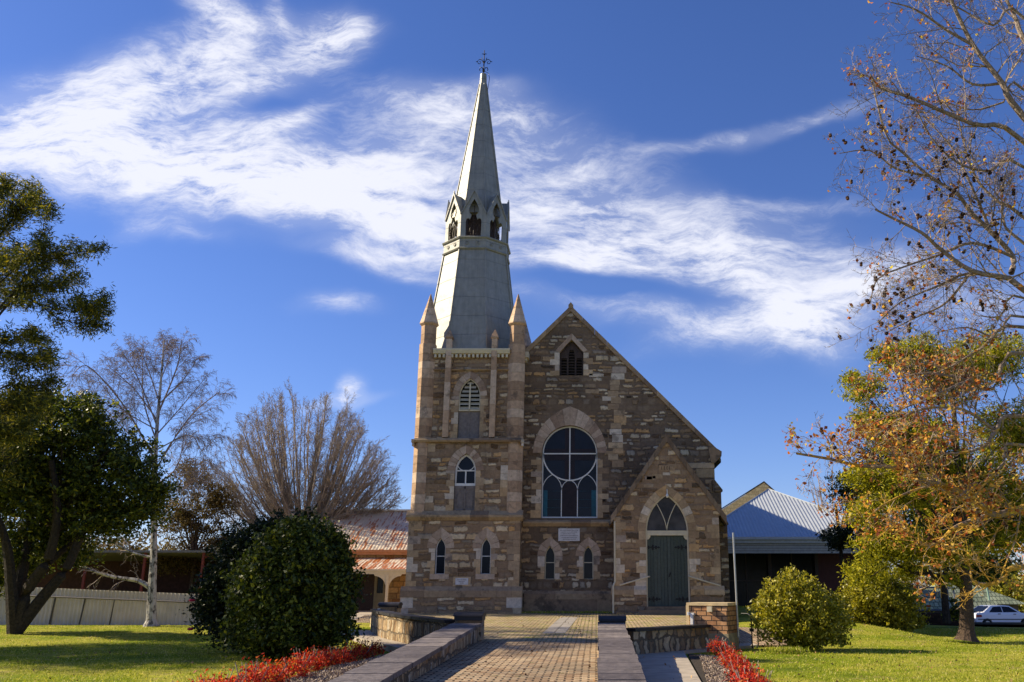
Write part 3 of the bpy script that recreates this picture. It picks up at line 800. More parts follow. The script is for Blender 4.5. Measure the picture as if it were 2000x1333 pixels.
# big window: ring, cross bars, and three lancets below
y = NY + .16; f = MB(); r_ = 1.085
f.band([(NX - 1.09, 4.22), (NX - 1.09, 6.77)], .055, y, y + .07).band([(NX + 1.1, 4.22), (NX + 1.1, 6.77)], .055, y, y + .07)
f.box(NX - 1.11, NX + 1.12, y - .01, y + .08, 4.19, 4.25)
f.band([(NX + .005 + r_ * math.cos(t), 6.77 + r_ * math.sin(t)) for t in [2 * math.pi * i / 40 for i in range(40)]], .05, y, y + .06, True)
f.box(NX - .022, NX + .022, y + .005, y + .05, 5.68, 7.86).box(NX - 1.08, NX + 1.08, y + .006, y + .049, 6.74, 6.785)
for xx in (-.32, .32): f.box(NX + xx - .018, NX + xx + .018, y + .005, y + .05, 4.25, 5.3)
for c0, hw in ((NX - .7, .39), (NX, .32), (NX + .71, .39)):
    f.band(arch(c0, hw, 5.28, 5.3, .62 if hw > .35 else .4)[1:-1], .026, y + .006, y + .05)
f.build('rose_window_frame', M_white, N_)
MB().prism(bigo, y + .06, y + .1).build('rose_window_pane', M_glass, N_)
f = MB(); yb = y + .048
f.box(NX - .2, NX - .03, yb, yb + .01, 5.75, 7.8).box(NX + .05, NX + .2, yb, yb + .01, 5.75, 7.8).box(NX - 1.0, NX + 1.0, yb - .004, yb + .008, 6.5, 6.72).box(NX - 1.0, NX + 1.0, yb - .004, yb + .008, 6.81, 6.96)
f.box(NX - .3, NX + .3, yb, yb + .01, 4.26, 5.6)
f.build('maroon_glazing', plain('maroon_glass', (.018, .009, .011), .3, var=.4, spec=.2), N_)
f = MB()
for sg in (-1, 1):
    f.box(NX + sg * .98 - .1, NX + sg * .98 + .1, yb, yb + .01, 4.26, 5.3)
    for k in range(3): f.box(NX + sg * .7 - .36, NX + sg * .7 + .36, yb - .01, yb - .006, 4.6 + k * .33, 4.607 + k * .33)
f.build('teal_glazing', plain('teal_glass', (.01, .08, .12), .3, var=.5, scale=3, spec=.2), N_)
for s_ in SW: lancet(N_, *s_, NY + .14, mat=M_cream)
f = MB(); y = NY + .2
f.box(-1.53, -.54, y, y + .1, 9.97, 10.03)
for xx in (-1.5, -1.2, -.87, -.57): f.box(xx - .035, xx + .035, y - .01, y + .08, 10.03, 11.0 if abs(xx + 1.035) > .3 else 11.3)
for k in range(9): f.box(-1.5, -.57, y + .04, y + .09, 10.1 + k * .12, 10.13 + k * .12)
f.prism([(-1.5, 10.75), (-1.5, 10.98), (-1.035, 11.48), (-.57, 10.98), (-.57, 10.75), (-.9, 10.75), (-.95, 11.1), (-1.12, 11.1), (-1.17, 10.75)], y - .015, y + .02)
f.build('gable_vent', M_timber, N_)
MB().box(-1.53, -.54, y + .12, y + .16, 9.97, 11.5).build('vent_backing', M_dark, N_)
plaque(N_, -1.5, -.66, 3.3, 3.78, NY, 6)
# roof and coping
q = MB()
for sg in (-1, 1):
    xe = NX + sg * 6.15
    pts = [(NX, 12.86), (xe, 12.86 - 1.02 * 6.15), (xe, 12.72 - 1.02 * 6.15), (NX, 12.7)]
    q.prism(pts, 36.45, 56.2)
q.build('nave_roof', M_slate, church)
q = MB(); n = 12
for sg in (-1, 1):
    for i in range(n):
        d0, d1 = i * 6.08 / n + (.0 if i else 0), (i + 1) * 6.08 / n - .008
        x0, x1 = NX + sg * d0, NX + sg * d1
        q.prism([(x0, gy(x0)), (x1, gy(x1)), (x1, gy(x1) - .24), (x0, gy(x0) - .24)], NY - .07, NY + .52)
q.prism([(NX - .1, 12.85), (NX - .1, 13.0), (NX, 13.12), (NX + .1, 13.0), (NX + .1, 12.85)], NY - .1, NY + .4)
q.prism([(4.6, 6.36), (4.74, 6.36), (5.02, 6.62), (5.04, 6.82), (4.75, 7.0), (4.5, 7.0)], NY - .08, NY + .5)
q.build('gable_coping', M_cap, church)

# porch
PY = 34.6; PXc = 2.68
DO = (2.67, .81, .82, 3.6, 1.4)
q = MB()
q.plate([(.66, .2), (4.64, .2), (4.64, 4.15), (4.82, 4.25), (2.73, 7.1), (.62, 4.25), (.66, 4.15)], [arch(*DO, n=10)], PY, PY + .45)
q.box(.66, 1.1, PY + .45, NY, .2, 4.15).box(4.2, 4.64, PY + .45, NY, .2, 4.15)
for x0, x1 in ((.57, 1.86), (3.5, 4.73)): q.box(x0, x1, PY - .09, PY + .3, .2, 1.3)
P_ = q.build('porch_wall', M_rub, church)
q = MB(); quoins(q, .66, 1, 1.5, 4.1, PY, PY + .3, wS=.26, wL=.4, h=.26); quoins(q, 4.64, -1, 1.5, 4.1, PY, PY + .3, wS=.26, wL=.4, h=.26)
jambs(q, DO[0], DO[1], 1.5, 3.6, PY - .006, PY + .3, .24, .4, .27)
q.box(2.4, 3.02, PY - .008, PY + .1, 5.88, 6.08)
for k in range(14):
    x0 = random.uniform(1.4, 3.6); z0 = random.uniform(5.1, 6.7); wd = random.uniform(.2, .45)
    if 7.1 - 1.36 * max(abs(x0 - 2.73), abs(x0 + wd - 2.73)) > z0 + .35 and not (abs(x0 + wd / 2 - 2.67) < .6 and z0 < 5.5) and abs(z0 - 5.98) > .25: q.box(x0, x0 + wd, PY - .006, PY + .1, z0, z0 + random.uniform(.1, .17))
q.build('quoin_trim', M_ash, P_)
q = MB()
for k, xx in enumerate((2.5, 2.6, 2.7, 2.8)):     # worn date cut in the stone
    q.box(xx, xx + .022, PY - .0125, PY - .008, 5.92, 6.04)
    if k in (1, 2): q.box(xx, xx + .05, PY - .0125, PY - .008, 5.92, 5.94).box(xx, xx + .05, PY - .0125, PY - .008, 6.02, 6.04)
q.build('date_carving', plain('carved_shadow', (.1, .06, .04), .9), P_)
q = MB(); voussoirs(q, DO[0], DO[1], 3.6, 1.4, .3, 6, PY - .012, PY + .3); q.build('arch_trim', M_ash, P_)
q = MB()
for x0, x1 in ((.54, 1.86), (3.5, 4.76)): course_blocks(q, x0, x1, [(PY - .12, 1.28), (PY - .12, 1.46), (PY - .004, 1.6), (PY + .1, 1.6), (PY + .1, 1.28)])
q.build('string_molding', M_ash, P_)
q = MB(); n = 9
for sg, xe in ((-1, .53), (1, 4.95)):
    for i in range(n):
        a0, a1 = i / n, (i + 1) / n - .004
        x0, x1 = 2.73 + (xe - 2.73) * a0, 2.73 + (xe - 2.73) * a1
        z0, z1 = 7.3 + (4.14 - 7.3) * a0, 7.3 + (4.14 - 7.3) * a1
        q.prism([(x0, z0), (x1, z1), (x1, z1 - .3), (x0, z0 - .3)], PY - .06, PY + .47)
q.build('porch_coping', M_pcap, P_)
q = MB()
for sg, xe in ((-1, .5), (1, 4.98)): q.prism([(2.73, 7.05), (xe, 3.95), (xe, 3.85), (2.73, 6.95)], PY + .47, NY)
q.build('porch_roof', M_slate, P_)
# door
q = MB(); y = PY + .12
for sg in (-1, 1):
    for k in range(6):
        x0 = DO[0] + sg * (.008 + k * .126); x1 = DO[0] + sg * (.008 + k * .126 + .117)
        ztop = 3.42 if k < 5 else 3.30
        q.box(min(x0, x1), max(x0, x1), y, y + .06, .86, ztop)
D_ = q.build('door', M_green, church)
MB().box(1.9, 3.44, y + .03, y + .07, .86, 3.42).build('door_backing', M_dark, D_)
for zc in (3.0, 1.12):
    for sg in (-1, 1):
        h_ = MB(); xo = DO[0] + sg * .76; dr = -sg
        h_.box(min(xo, xo + dr * .44), max(xo, xo + dr * .44), y - .015, y - .002, zc - .014, zc + .014)
        for d_, s_ in ((.04, .07), (.2, .11), (.32, .07)):
            for up in (-1, 1):
                h_.prism([(xo + dr * (d_ - .05), zc), (xo + dr * d_, zc + up * s_), (xo + dr * (d_ + .045), zc + up * s_ * .75), (xo + dr * (d_ + .06), zc)], y - .014, y - .003)
        h_.prism([(xo + dr * .38, zc), (xo + dr * .43, zc + .045), (xo + dr * .5, zc), (xo + dr * .43, zc - .045)], y - .016, y - .001)
        h_.build('hinge', M_iron, D_)
h_ = MB(); h_.prism([(2.69, 1.9), (2.75, 1.93), (2.8, 2.05), (2.76, 2.1), (2.72, 2.0)], y - .03, y - .002); h_.build('handle', M_iron, D_)
f = MB()
f.band([(1.885, .84), (1.885, 3.6)], .055, PY + .05, PY + .2).band([(3.455, .84), (3.455, 3.6)], .055, PY + .05, PY + .2)
f.box(1.86, 3.48, PY + .04, PY + .2, 3.44, 3.53).box(1.9, 3.44, PY + .06, PY + .2, 3.53, 3.62)
f.prism([(1.91, 3.44), (1.91, 3.28), (1.98, 3.3), (2.03, 3.36), (2.05, 3.44)], PY + .06, PY + .1).prism([(3.43, 3.44), (3.43, 3.28), (3.36, 3.3), (3.31, 3.36), (3.29, 3.44)], PY + .06, PY + .1)
o_ = arch(DO[0], .785, 3.6, 3.6, 1.36, 10); f.band(o_[1:-1], .06, PY + .05, PY + .2)
for sg in (-1, 1):
    f.band([(DO[0] + sg * (.0 + .36 * (t ** 1.6)), 3.62 + 1.0 * t) for t in [i / 7 for i in range(8)]], .03, PY + .09, PY + .14)
f.build('door_frame', M_cream, church)
MB().prism(arch(DO[0], .8, 3.55, 3.6, 1.38, 10), PY + .15, PY + .18).build('fanlight', M_glassb, church)
for zt, dy_ in ((.86, .0), (.74, .3)):
    MB().box(1.55 if dy_ else 1.86, 3.9 if dy_ else 3.5, PY - .3 - dy_, PY + (.2 if dy_ == 0 else -.3), .45, zt).build('door_step', M_pcap, church)
for pts in ([(.86, PY - .14, 1.62), (1.95, PY - .14, 1.93), (1.98, PY + .0, 1.93)], [(3.44, PY + .0, 1.93), (3.46, PY - .14, 1.93), (4.6, PY - .14, 1.6)]):
    MB().tube(pts, .028, 8, True).build('handrail', M_cream, church)
q = MB(); q.tube([(.62, PY - .12, .62), (.62, PY - .12, 1.6), (.69, PY - .04, 1.75), (.69, PY - .04, 3.95)], .035, 8, True); q.build('downpipe', M_cream, church)
q = MB(); q.tube([(2.7, PY - .05, 5.16), (2.7, PY - .05, 4.98)], .02, 6, True)
q.ngon(2.7, PY - .05, [(4.84, .02), (4.88, .05), (4.93, .055), (4.99, .025)]); q.build('lamp', M_white, church)

# spire
SX, SYc = -5.3, 37.2
q = MB(); rings = [(10.75, 1.99), (11.0, 1.93), (11.4, 1.87), (13.6, 1.58), (15.5, 1.34)]
q.ngon(SX, SYc, rings)
S_ = q.build('spire', M_spire, church)
K = 1 / math.cos(math.pi / 8)
def vert(h, k): t = math.pi / 8 + math.pi / 4 * k; return SX + math.cos(t) * h * K, SYc + math.sin(t) * h * K
q = MB()
for k in range(8):
    q.tube([(*vert(h + .015, k), z) for z, h in rings], .035, 5)
    q.tube([(*vert(h, k), z) for z, h in ((17.4, 1.08), (20, .73), (24.2, .165))], .028, 5)
for z, h in ((15.48, 1.40), (15.97, 1.42)): q.ngon(SX, SYc, [(z, h), (z + .05, h + .03), (z + .09, h)])
q.build('roll_moulding', M_spire, S_)
q = MB(); q.ngon(SX, SYc, [(15.55, 1.37), (15.98, 1.37)])
B_ = q.build('rosette_band', M_spire, S_)
def facefn(k, h):
    t = math.pi / 4 * k; nx_, ny_ = math.cos(t), math.sin(t)
    return lambda a, b, d: (SX + nx_ * (h + d) - ny_ * a, SYc + ny_ * (h + d) + nx_ * a, b)
q = MB()
for k in range(8):
    fn = facefn(k, 1.37)
    for a_ in (-.24, .24):
        for r0, r1, d in ((.085, .06, .03), (.035, 0.0, .03)):
            ring = [(a_ + r0 * math.cos(t * math.pi / 5), 15.77 + r0 * math.sin(t * math.pi / 5)) for t in range(10)]
            if r1: q.plate(ring, [[(a_ + r1 * math.cos(t * math.pi / 5), 15.77 + r1 * math.sin(t * math.pi / 5)) for t in range(10)]], 0.0, d, fn=fn)
            else: q.prism(ring, 0.0, d, fn=fn)
q.build('rosette', M_spire, S_)
# lantern of eight gabled faces with pierced openings
ZB, ZE, ZA, LH = 16.06, 17.1, 18.2, 1.33
hs = LH * math.tan(math.pi / 8)
q = MB(); tr = MB(); roofl = MB()
hole = [(-.33, ZB + .04), (-.34, ZB + .72), (-.30, ZB + .84), (-.22, ZB + .86), (-.17, ZB + .8), (-.12, ZB + .92), (-.10, ZB + 1.02), (-.17, ZB + 1.08), (-.22, ZB + 1.2), (-.2, ZB + 1.34), (-.12, ZB + 1.55), (0, ZB + 1.76)]
hole = hole + [(-a_, b_) for a_, b_ in hole[-2::-1]]
for k in range(8):
    fn = facefn(k, LH)
    q.plate([(-hs, ZB), (-hs, ZE), (0, ZA), (hs, ZE), (hs, ZB)], [hole], 0, -.05, fn=fn)
    for sg in (-1, 1):     # raking moulding
        q.prism([(sg * hs, ZE - .02), (sg * hs, ZE + .07), (0, ZA + .08), (0, ZA - .02)], -.04, .05, fn=fn)
        roofl.add([fn(0, ZA, 0), fn(0, ZA, -.5), fn(sg * hs, ZE, 0)], [(0, 1, 2)]).add([fn(0, ZA - .03, 0), fn(0, ZA - .03, -.5), fn(sg * hs, ZE - .03, 0)], [(2, 1, 0)])
    q.prism([(-.02, ZA), (-.02, ZA + .16), (.02, ZA + .16), (.02, ZA)], 0, .04, fn=fn)
    p3 = lambda a_, b_: fn(a_, b_, -.12)
    for sg in (-1, 1):
        tr.tube([p3(sg * (.05 + .12 * math.sin(t * .8)), ZB + .06 + t * .16) for t in range(6)], .014, 4)
        tr.tube([p3(sg * (.2 + .09 * math.cos(t)), ZB + .2 + .09 * math.sin(t)) for t in [i * .9 for i in range(8)]], .013, 4)
        tr.tube([p3(sg * (.17 + .07 * math.cos(t)), ZB + .58 + .09 * math.sin(t)) for t in [i * .9 for i in range(8)]], .013, 4)
    tr.tube([p3(0, ZB + .02), p3(0, ZB + 1.5)], .016, 4); tr.tube([p3(-.32, ZB + .1), p3(.32, ZB + .1)], .013, 4)
L_ = q.build('lantern', M_spire, church); roofl.build('lantern_gable_roof', M_spire, L_); tr.build('iron_tracery', M_timber, L_)
MB().ngon(SX, SYc, [(15.9, .8), (17.4, .8)]).build('lantern_shade_core', M_timber, L_)  # dark core added to stand for the shade inside the lantern
q = MB(); q.ngon(SX, SYc, [(17.3, 1.09), (18.4, .93), (20, .72), (23.6, .235), (24.2, .16), (24.75, .14)])
U_ = q.build('upper_spire', M_spire, church)
f = MB(); z0 = 24.7
f.tube([(SX, SYc, z0), (SX, SYc, z0 + 1.35)], [.035, .018], 6)
def cs(pts, r=.018): f.tube([(SX + a_, SYc, z0 + b_) for a_, b_ in pts], r, 5)
for sg in (-1, 1):
    cs([(0, .2), (sg * .08, .42), (sg * .16, .42), (sg * .2, .3), (sg * .17, .26)], .022)
    cs([(0, .62), (sg * .1, .82), (sg * .22, .86), (sg * .31, .76), (sg * .27, .63), (sg * .18, .62), (sg * .15, .71), (sg * .21, .75)])
    cs([(sg * .29, .75), (sg * .38, .73)]); cs([(sg * .1, .82), (sg * .13, .94)]); cs([(0, 1.1), (sg * .07, 1.17), (sg * .1, 1.14)])
f.ngon(SX, SYc, [(z0 + .18, .03), (z0 + .24, .07), (z0 + .3, .03)]); f.ngon(SX, SYc, [(z0 + .66, .03), (z0 + .72, .055), (z0 + .78, .03)])
f.build('finial', M_iron, U_)
f = MB(); f.tube([(SX, SYc - .1, 24.9), (SX + .25, SYc - .1, 24.75), (SX + .3, SYc - .1, 24.5), (SX + .24, SYc - .15, 23.8)], .012, 4).build('lightning_wire', M_iron, U_)

# ------------------------------------------------------------------ homestead with rusty roof on the left
def corr(mb, A, B, Cc, D, period=.15, amp=.009, per=4):
    """corrugated sheet: A-B along the eave, D-C along the top"""
    A, B, Cc, D = map(Vector, (A, B, Cc, D)); n = int((B - A).length / period * per); nm = (B - A).cross(D - A).normalized()
    vs = []
    for i in range(n + 1):
        t = i / n; o = nm * amp * math.sin(2 * math.pi * i / per)
        vs.append(tuple(A.lerp(B, t) + o)); vs.append(tuple(D.lerp(Cc, t) + o))
    mb.add(vs, [(2 * i, 2 * i + 2, 2 * i + 3, 2 * i + 1) for i in range(n)]); return mb


HX0, HX1 = -15.5, -7.9
hm = thing('homestead', 'low stone house with a rusty corrugated roof and cream veranda behind the dark shrubs', 'house', (-11.5, 42, .5))
q = MB(); q.box(HX0, HX1, 42, 42.3, .3, 3.3).box(HX1 - .3, HX1, 42.3, 50, .3, 3.3).box(HX0, HX0 + .3, 42.3, 50, .3, 3.3)
q.build('wall', M_hb, hm)
q = MB(); corr(q, (HX0 - .3, 41.8, 3.2), (HX1 + .3, 41.8, 3.2), (HX1 + .3, 46, 5.28), (HX0 - .3, 46, 5.28)); corr(q, (HX1 + .3, 50.2, 3.2), (HX0 - .3, 50.2, 3.2), (HX0 - .3, 46, 5.28), (HX1 + .3, 46, 5.28))
q.build('roof', M_rust, hm)
MB().box(HX0 - .3, HX1 + .3, 45.9, 46.1, 5.27, 5.36).build('ridge_cap', M_white, hm)
q = MB(); q.box(HX0 - .2, HX1 + .2, 41.78, 41.95, 2.98, 3.16); q.box(HX0 - .2, HX1 + .2, 41.72, 41.8, 3.1, 3.2)
q.build('fascia', plain('brown_fascia', (.5, .24, .11), .6), hm)
q = MB(); corr(q, (HX0 - .2, 39.7, 2.3), (HX1 - .3, 39.7, 2.3), (HX1 - .3, 41.95, 2.85), (HX0 - .2, 41.95, 2.85)); q.build('veranda_roof', M_rust2, hm)
q = MB(); q.box(HX0 - .2, HX1 - .3, 39.7, 39.8, 2.1, 2.27); q.box(HX0 - .2, HX1 - .3, 39.66, 39.7, 2.22, 2.3); q.build('veranda_beam', M_cream, hm)
for px_ in (-8.95, -11.4, -13.9):
    q = MB(); q.box(px_ - .06, px_ + .06, 39.68, 39.8, .4, 2.1); p = q.build('veranda_post', M_cream, hm)
    b_ = MB()
    for sg in (-1, 1):
        pts = [(px_ + sg * .06, 2.1)] + [(px_ + sg * (.06 + .5 * math.sin(t)), 1.6 + .5 * (1 - math.cos(t)) - .0) for t in [i * math.pi / 12 for i in range(7)]]
        b_.prism([(px_ + sg * .06, 2.1), (px_ + sg * .06, 1.5)] + [(px_ + sg * (.06 + .5 * (1 - math.cos(t))), 1.5 + .52 * math.sin(t)) for t in [i * math.pi / 12 for i in range(1, 7)]] + [(px_ + sg * .6, 2.1)], 39.72, 39.75)
    b_.build('lace_bracket', M_cream, p)
q = MB(); q.box(-11.5, -9.95, 41.93, 42.0, .55, 2.6); q.build('door', M_timber, hm)
q = MB(); q.box(-10.02, -9.9, 41.88, 42.0, .5, 2.6).box(-9.62, -9.54, 41.88, 42.0, .5, 2.6).box(-9.9, -9.62, 41.9, 42.0, .5, 1.25).box(-9.9, -9.62, 41.88, 42.0, 1.2, 1.3); q.build('door_frame', plain('olive_trim', (.3, .26, .15), .6), hm)
MB().box(-9.9, -9.62, 41.94, 42.0, 1.3, 2.5).build('sidelight', M_glass, hm)
MB().box(HX0, HX1, 39.5, 42, .2, .56).build('veranda_floor', M_conc2, hm)

# ------------------------------------------------------------------ hall on the right
hall = thing('parish_hall', 'low hall with pale blue hipped iron roof and dark glass front right of the church', 'hall', (10.7, 52, .2))
ax, ay, az = 10.7, 56.2, 7.46
ex0, ex1, ey, ez = 5.4, 16.9, 49.9, 4.19
q = MB(); per = .2; sub = 4; n = int((ex1 - ex0) / per * sub); sl_ = Vector((0, ay - ey, az - ez)); nm = Vector((0, -(az - ez), ay - ey)).normalized(); vs = []
for i in range(n + 1):
    x = ex0 + (ex1 - ex0) * i / n; t = (x - ex0) / (ax - ex0) if x < ax else (ex1 - x) / (ex1 - ax)
    o = nm * .016 * math.sin(2 * math.pi * i / sub)
    vs.append((x + o.x, ey + o.y, ez + o.z)); vs.append((x + o.x, ey + sl_.y * t + o.y, ez + sl_.z * t + o.z))
q.add(vs, [(2 * i, 2 * i + 2, 2 * i + 3, 2 * i + 1) for i in range(n)])
ap = (ax, ay, az); q.add([(ex0, ey, ez), ap, (ex0, 62, ez)], [(0, 1, 2)]).add([(ex1, ey, ez), (ex1, 62, ez), ap], [(0, 1, 2)]).add([(ex0, 62, ez), ap, (ex1, 62, ez)], [(0, 1, 2)])
RF = q.build('roof', M_hallroof, hall)
MB().tube([(ex0, ey, ez + .04), ap, (ex1, ey, ez + .04)], .05, 6).build('hip_cap', M_hallroof, RF)
q = MB(); q.box(ex0 - .1, ex1 + .1, ey - .12, ey, ez - .12, ez + .02).box(ex0, ex1, ey, ey + .1, ez - .3, ez - .12); q.build('gutter', plain('pale_gutter', (.5, .49, .47), .5), hall)
q = MB()
for k in range(4): q.box(ex0 + .1, ex1 - .1, ey + .12 + .003 * k, ey + .2, ez - .42 - .14 * k, ez - .3 - .14 * k)
q.build('fascia', plain('cream_cladding', (.42, .39, .34), .6), hall)
MB().box(5.9, 16.4, 53.4, 61.5, .2, 4.1).build('wall', plain('brown_wall', (.10, .05, .035), .7), hall)
fx = 5.4
q = MB(); q.box(6.1, 12.5, 52.25, 52.3, .2, 3.45); q.build('glazing', M_glass, hall)
q = MB()
for xx in (6.6, 7.2, 8.45, 9.68, 9.84, 11.05, 12.3): q.box(xx - .035, xx + .035, 52.2, 52.25, .2, 3.45)
q.box(6.1, 12.5, 52.19, 52.25, 1.9, 1.96); q.box(6.1, 12.5, 52.19, 52.25, .2, .28)
q.build('glazing_frame', M_timber, hall)
MB().box(12.5, 16, 52.3, 52.5, .2, 3.45).build('brick_panel', plain('dark_red_panel', (.09, .03, .022), .7), hall)
for xx in (9.76, 12.4, 16.0): MB().box(xx - .1, xx + .1, 52.0, 52.18, .2, 3.6).build('post', M_timber, hall)

gb = thing('gabled_block_building', 'cream block gable wall rising behind the blue hipped roof', 'building', (11, 64, .3))
q = MB(); q.prism([(5.3, .3), (17, .3), (17, 4.1), (11.9, 8.75), (5.3, 4.7)], 64, 64.3); q.box(5.3, 5.6, 64.3, 72, .3, 4.6); q.build('wall', M_cbrick, gb)
q = MB(); q.prism([(11.9, 8.86), (17.6, 3.71), (17.6, 3.62), (11.9, 8.77)], 63.97, 72).prism([(11.9, 8.86), (4.9, 4.56), (4.9, 4.47), (11.9, 8.77)], 63.97, 72); q.build('roof', plain('dark_tile_roof', (.07, .055, .045), .8), gb)

# ------------------------------------------------------------------ retaining walls
def wallrun(name, label, pts, zb, zt, th, cat='retaining wall', capw=None, parts=()):
    """pts: line of the wall's path-side face; th to the other side (left of travel)"""
    t = thing(name, label, cat, (*pts[0], zb(*pts[0]))); b = MB(); c = MB()
    n = len(pts); off = []
    for i in range(n):
        a = Vector(pts[max(i - 1, 0)]); d = Vector(pts[min(i + 1, n - 1)]) - a; d.normalize(); off.append(Vector((-d.y, d.x)))
    for i in range(n - 1):
        A, B = Vector(pts[i]), Vector(pts[i + 1]); L = (B - A).length; m_ = max(1, int(L / .55))
        A2, B2 = A + off[i] * th, B + off[i + 1] * th
        q = [A, B, B2, A2]
        b.add([(p.x, p.y, zb(p.x, p.y)) for p in q] + [(p.x, p.y, zt(p.x, p.y) - .07) for p in q], [(0, 1, 5, 4), (1, 2, 6, 5), (2, 3, 7, 6), (3, 0, 4, 7)])
        ov = .05
        for k in range(m_):
            q = []
            jo = [random.uniform(-.012, .012) for _ in range(2)]; g_ = .008 / L
            for s_, tt in ((-ov + jo[0], k / m_ + g_), (-ov + jo[0], (k + 1) / m_ - g_), (th + ov + jo[1], (k + 1) / m_ - g_), (th + ov + jo[1], k / m_ + g_)):
                o_ = off[i].lerp(off[i + 1], tt); q.append(A.lerp(B, tt) + o_ * s_)
            dz_ = random.uniform(-.006, .006); z_ = [zt(p.x, p.y) + dz_ for p in q]
            c.add([(p.x, p.y, z - .07) for p, z in zip(q, z_)] + [(p.x, p.y, z) for p, z in zip(q, z_)], [(0, 1, 5, 4), (1, 2, 6, 5), (2, 3, 7, 6), (3, 0, 4, 7), (4, 5, 6, 7), (3, 2, 1, 0)])
    b.build('stone_face', M_crazy, t); c.build('wall_cap', capmat, t)
    return t


capmat = islands('slate_cap_slabs', [(0, (.095, .08, .082)), (.5, (.15, .128, .125)), (1, (.23, .195, .18))], .65, fine=7, bumpd=.03, spec=.3, fv=.55, soot=.35)
zt1 = lambda x, y: EYE - (1.08 - .035 * (y - 12))
# left of the path
wl = wallrun('path_wall', 'stone retaining wall with a wide slate cap left of the brick path', [(-2.67, 21.6), (-2.67, 16), (-2.7, 10), (-2.72, 5)][::-1], lambda x, y: -.1, zt1, .55)
def roll(parent, x0, x1, y0, y1, z, h=.17):
    mb = MB(); c_ = ((x0 + x1) / 2, (y0 + y1) / 2)
    mb.box(x0, x1, y0 + .03, y1 - .03, z - .04, z + .05)
    mb.prism([((y0 + y1) / 2 + (y1 - y0) / 2 * math.cos(t), z + .05 + (h - .05) * math.sin(t)) for t in [i * math.pi / 8 for i in range(9)]], x0 - .02, x1 + .02, fn=lambda a, b, d: (d, a, b))
    return mb.build('black_cap', M_blackcap, parent)
MB().box(-3.22, -2.62, 21.35, 21.95, .0, .84).build('end_pier', M_crazy, wl); roll(wl, -3.24, -2.6, 21.3, 21.98, .84, .14)
wr = wallrun('path_wall', 'stone retaining wall with a flat slate cap right of the brick path', [(.08, 21.6), (.08, 16), (.06, 10), (.05, 5)], lambda x, y: -.1, zt1, .5)
MB().box(.08, .62, 21.3, 21.9, .0, .74).build('end_pier', M_crazy, wr); roll(wr, .06, .66, 21.25, 21.95, .74, .17)
wc = wallrun('forecourt_wall', 'low stone wall with a black cap running from the path to the veranda', [(-3.2, 21.9), (-4.7, 24.6), (-5.9, 27.2), (-6.95, 30.2)], lambda x, y: .0, lambda x, y: .80 + .008 * (y - 22), .3)
for ch in wc.children:
    if ch.name.startswith('wall_cap'): ch.data.materials[0] = M_blackcap
q = MB(); q.box(-7.0, -6.35, 29.7, 30.35, .1, .93); q.build('end_pier', M_crazy, wc); roll(wc, -6.95, -6.32, 29.75, 30.4, .93, .15)
q = MB(); q.ngon(-6.93, 0, [(0, .07), (.02, .06)]); lampm = plain('white_globe', (.8, .78, .72), .3)
q = MB(); q.prism([(-6.9 + .07 * math.cos(t), .82 + .07 * math.sin(t)) for t in [i * math.pi / 5 for i in range(10)]], 29.6, 29.7); q.build('round_lamp', lampm, wc)
wd = wallrun('forecourt_wall', 'low stone wall with a dark cap between the path and the brick pillar', [(2.65, 24.15), (1.6, 22.9), (.62, 21.75)], lambda x, y: .0, lambda x, y: .62 + .0 * y, .3)
for ch in wd.children:
    if ch.name.startswith('stone_face'): ch.data.materials[0] = M_crazy2
    if ch.name.startswith('wall_cap'): ch.data.materials[0] = M_blackcap

# brick service pillar, turned a little to the left
pl = thing('brick_pillar', 'square tan brick pillar with cream cap, tap and white box at the path bend', 'pillar', (3.0, 24.2, .0))
ang = R(24)
q = MB(); q.box(-.5, .5, -.45, .45, .42, 1.1); br = q.build('brick_face', None); 
bpy.data.objects.remove(br)
def rot(mb):
    return [(3.02 + x * math.cos(ang) + y * math.sin(ang), 24.35 - x * math.sin(ang) + y * math.cos(ang), z) for x, y, z in mb.v]
def rb(name, mb, mat, parent=pl): return mkobj(name, rot(mb), mb.f, mat, parent, mb.mi)
m_pb = None
def turned_bricks():
    m = stone('pillar_bricks', 0.118, 0.245, [(0, (.36, .18, .09)), (.5, (.5, .27, .13)), (1, (.56, .33, .18))], (.07, .05, .04), gap=.012, warp=.04, bond=True, bumpd=.008, stain=.1); return m
rb('brickwork', MB().box(-.52, .52, -.46, .46, .40, 1.08), turned_bricks())
rb('plinth', MB().box(-.54, .54, -.48, .48, -.05, .40), plain('mossy_render', (.33, .27, .17), .9, var=.3, scale=5))
q = MB(); q.box(-.55, .55, -.49, .49, 1.08, 1.15); q.box(-.56, -.48, -.495, -.4, .4, 1.08); rb('cap', q, plain('sandy_cap', (.55, .42, .24), .8))
rb('meter_box', MB().box(.02, .15, -.56, -.46, .93, 1.06), M_cream)
q = MB(); q.box(-.48, -.34, -.54, -.46, .84, .9); q.box(-.43, -.36, -.56, -.46, .5, .86); q.box(-.5, -.46, -.6, -.46, .84, .92); rb('tap_post', q, M_white)
fp = MB(); fp.tube([(3.63, 24.1, .3), (3.6, 24.1, 2.92)], .025, 10, True); fpo = fp.build('flagpole', M_metalpole)
tag(fpo, 'thin bare metal pole standing against the brick pillar', 'pole')
q = MB(); q.tube([(4.05, 24.55, .0), (4.05, 24.55, .85)], .018, 6, True).tube([(4.05, 24.55, .8), (4.0, 24.75, .86), (3.85, 24.9, .86)], .015, 6).tube([(4.3, 25.1, .0), (4.3, 25.1, .8)], .018, 6, True).box(4.0, 4.1, 24.5, 24.6, .42, .5)
tag(q.build('water_pipe', M_iron), 'thin black standpipe beside the brick pillar', 'pipe')

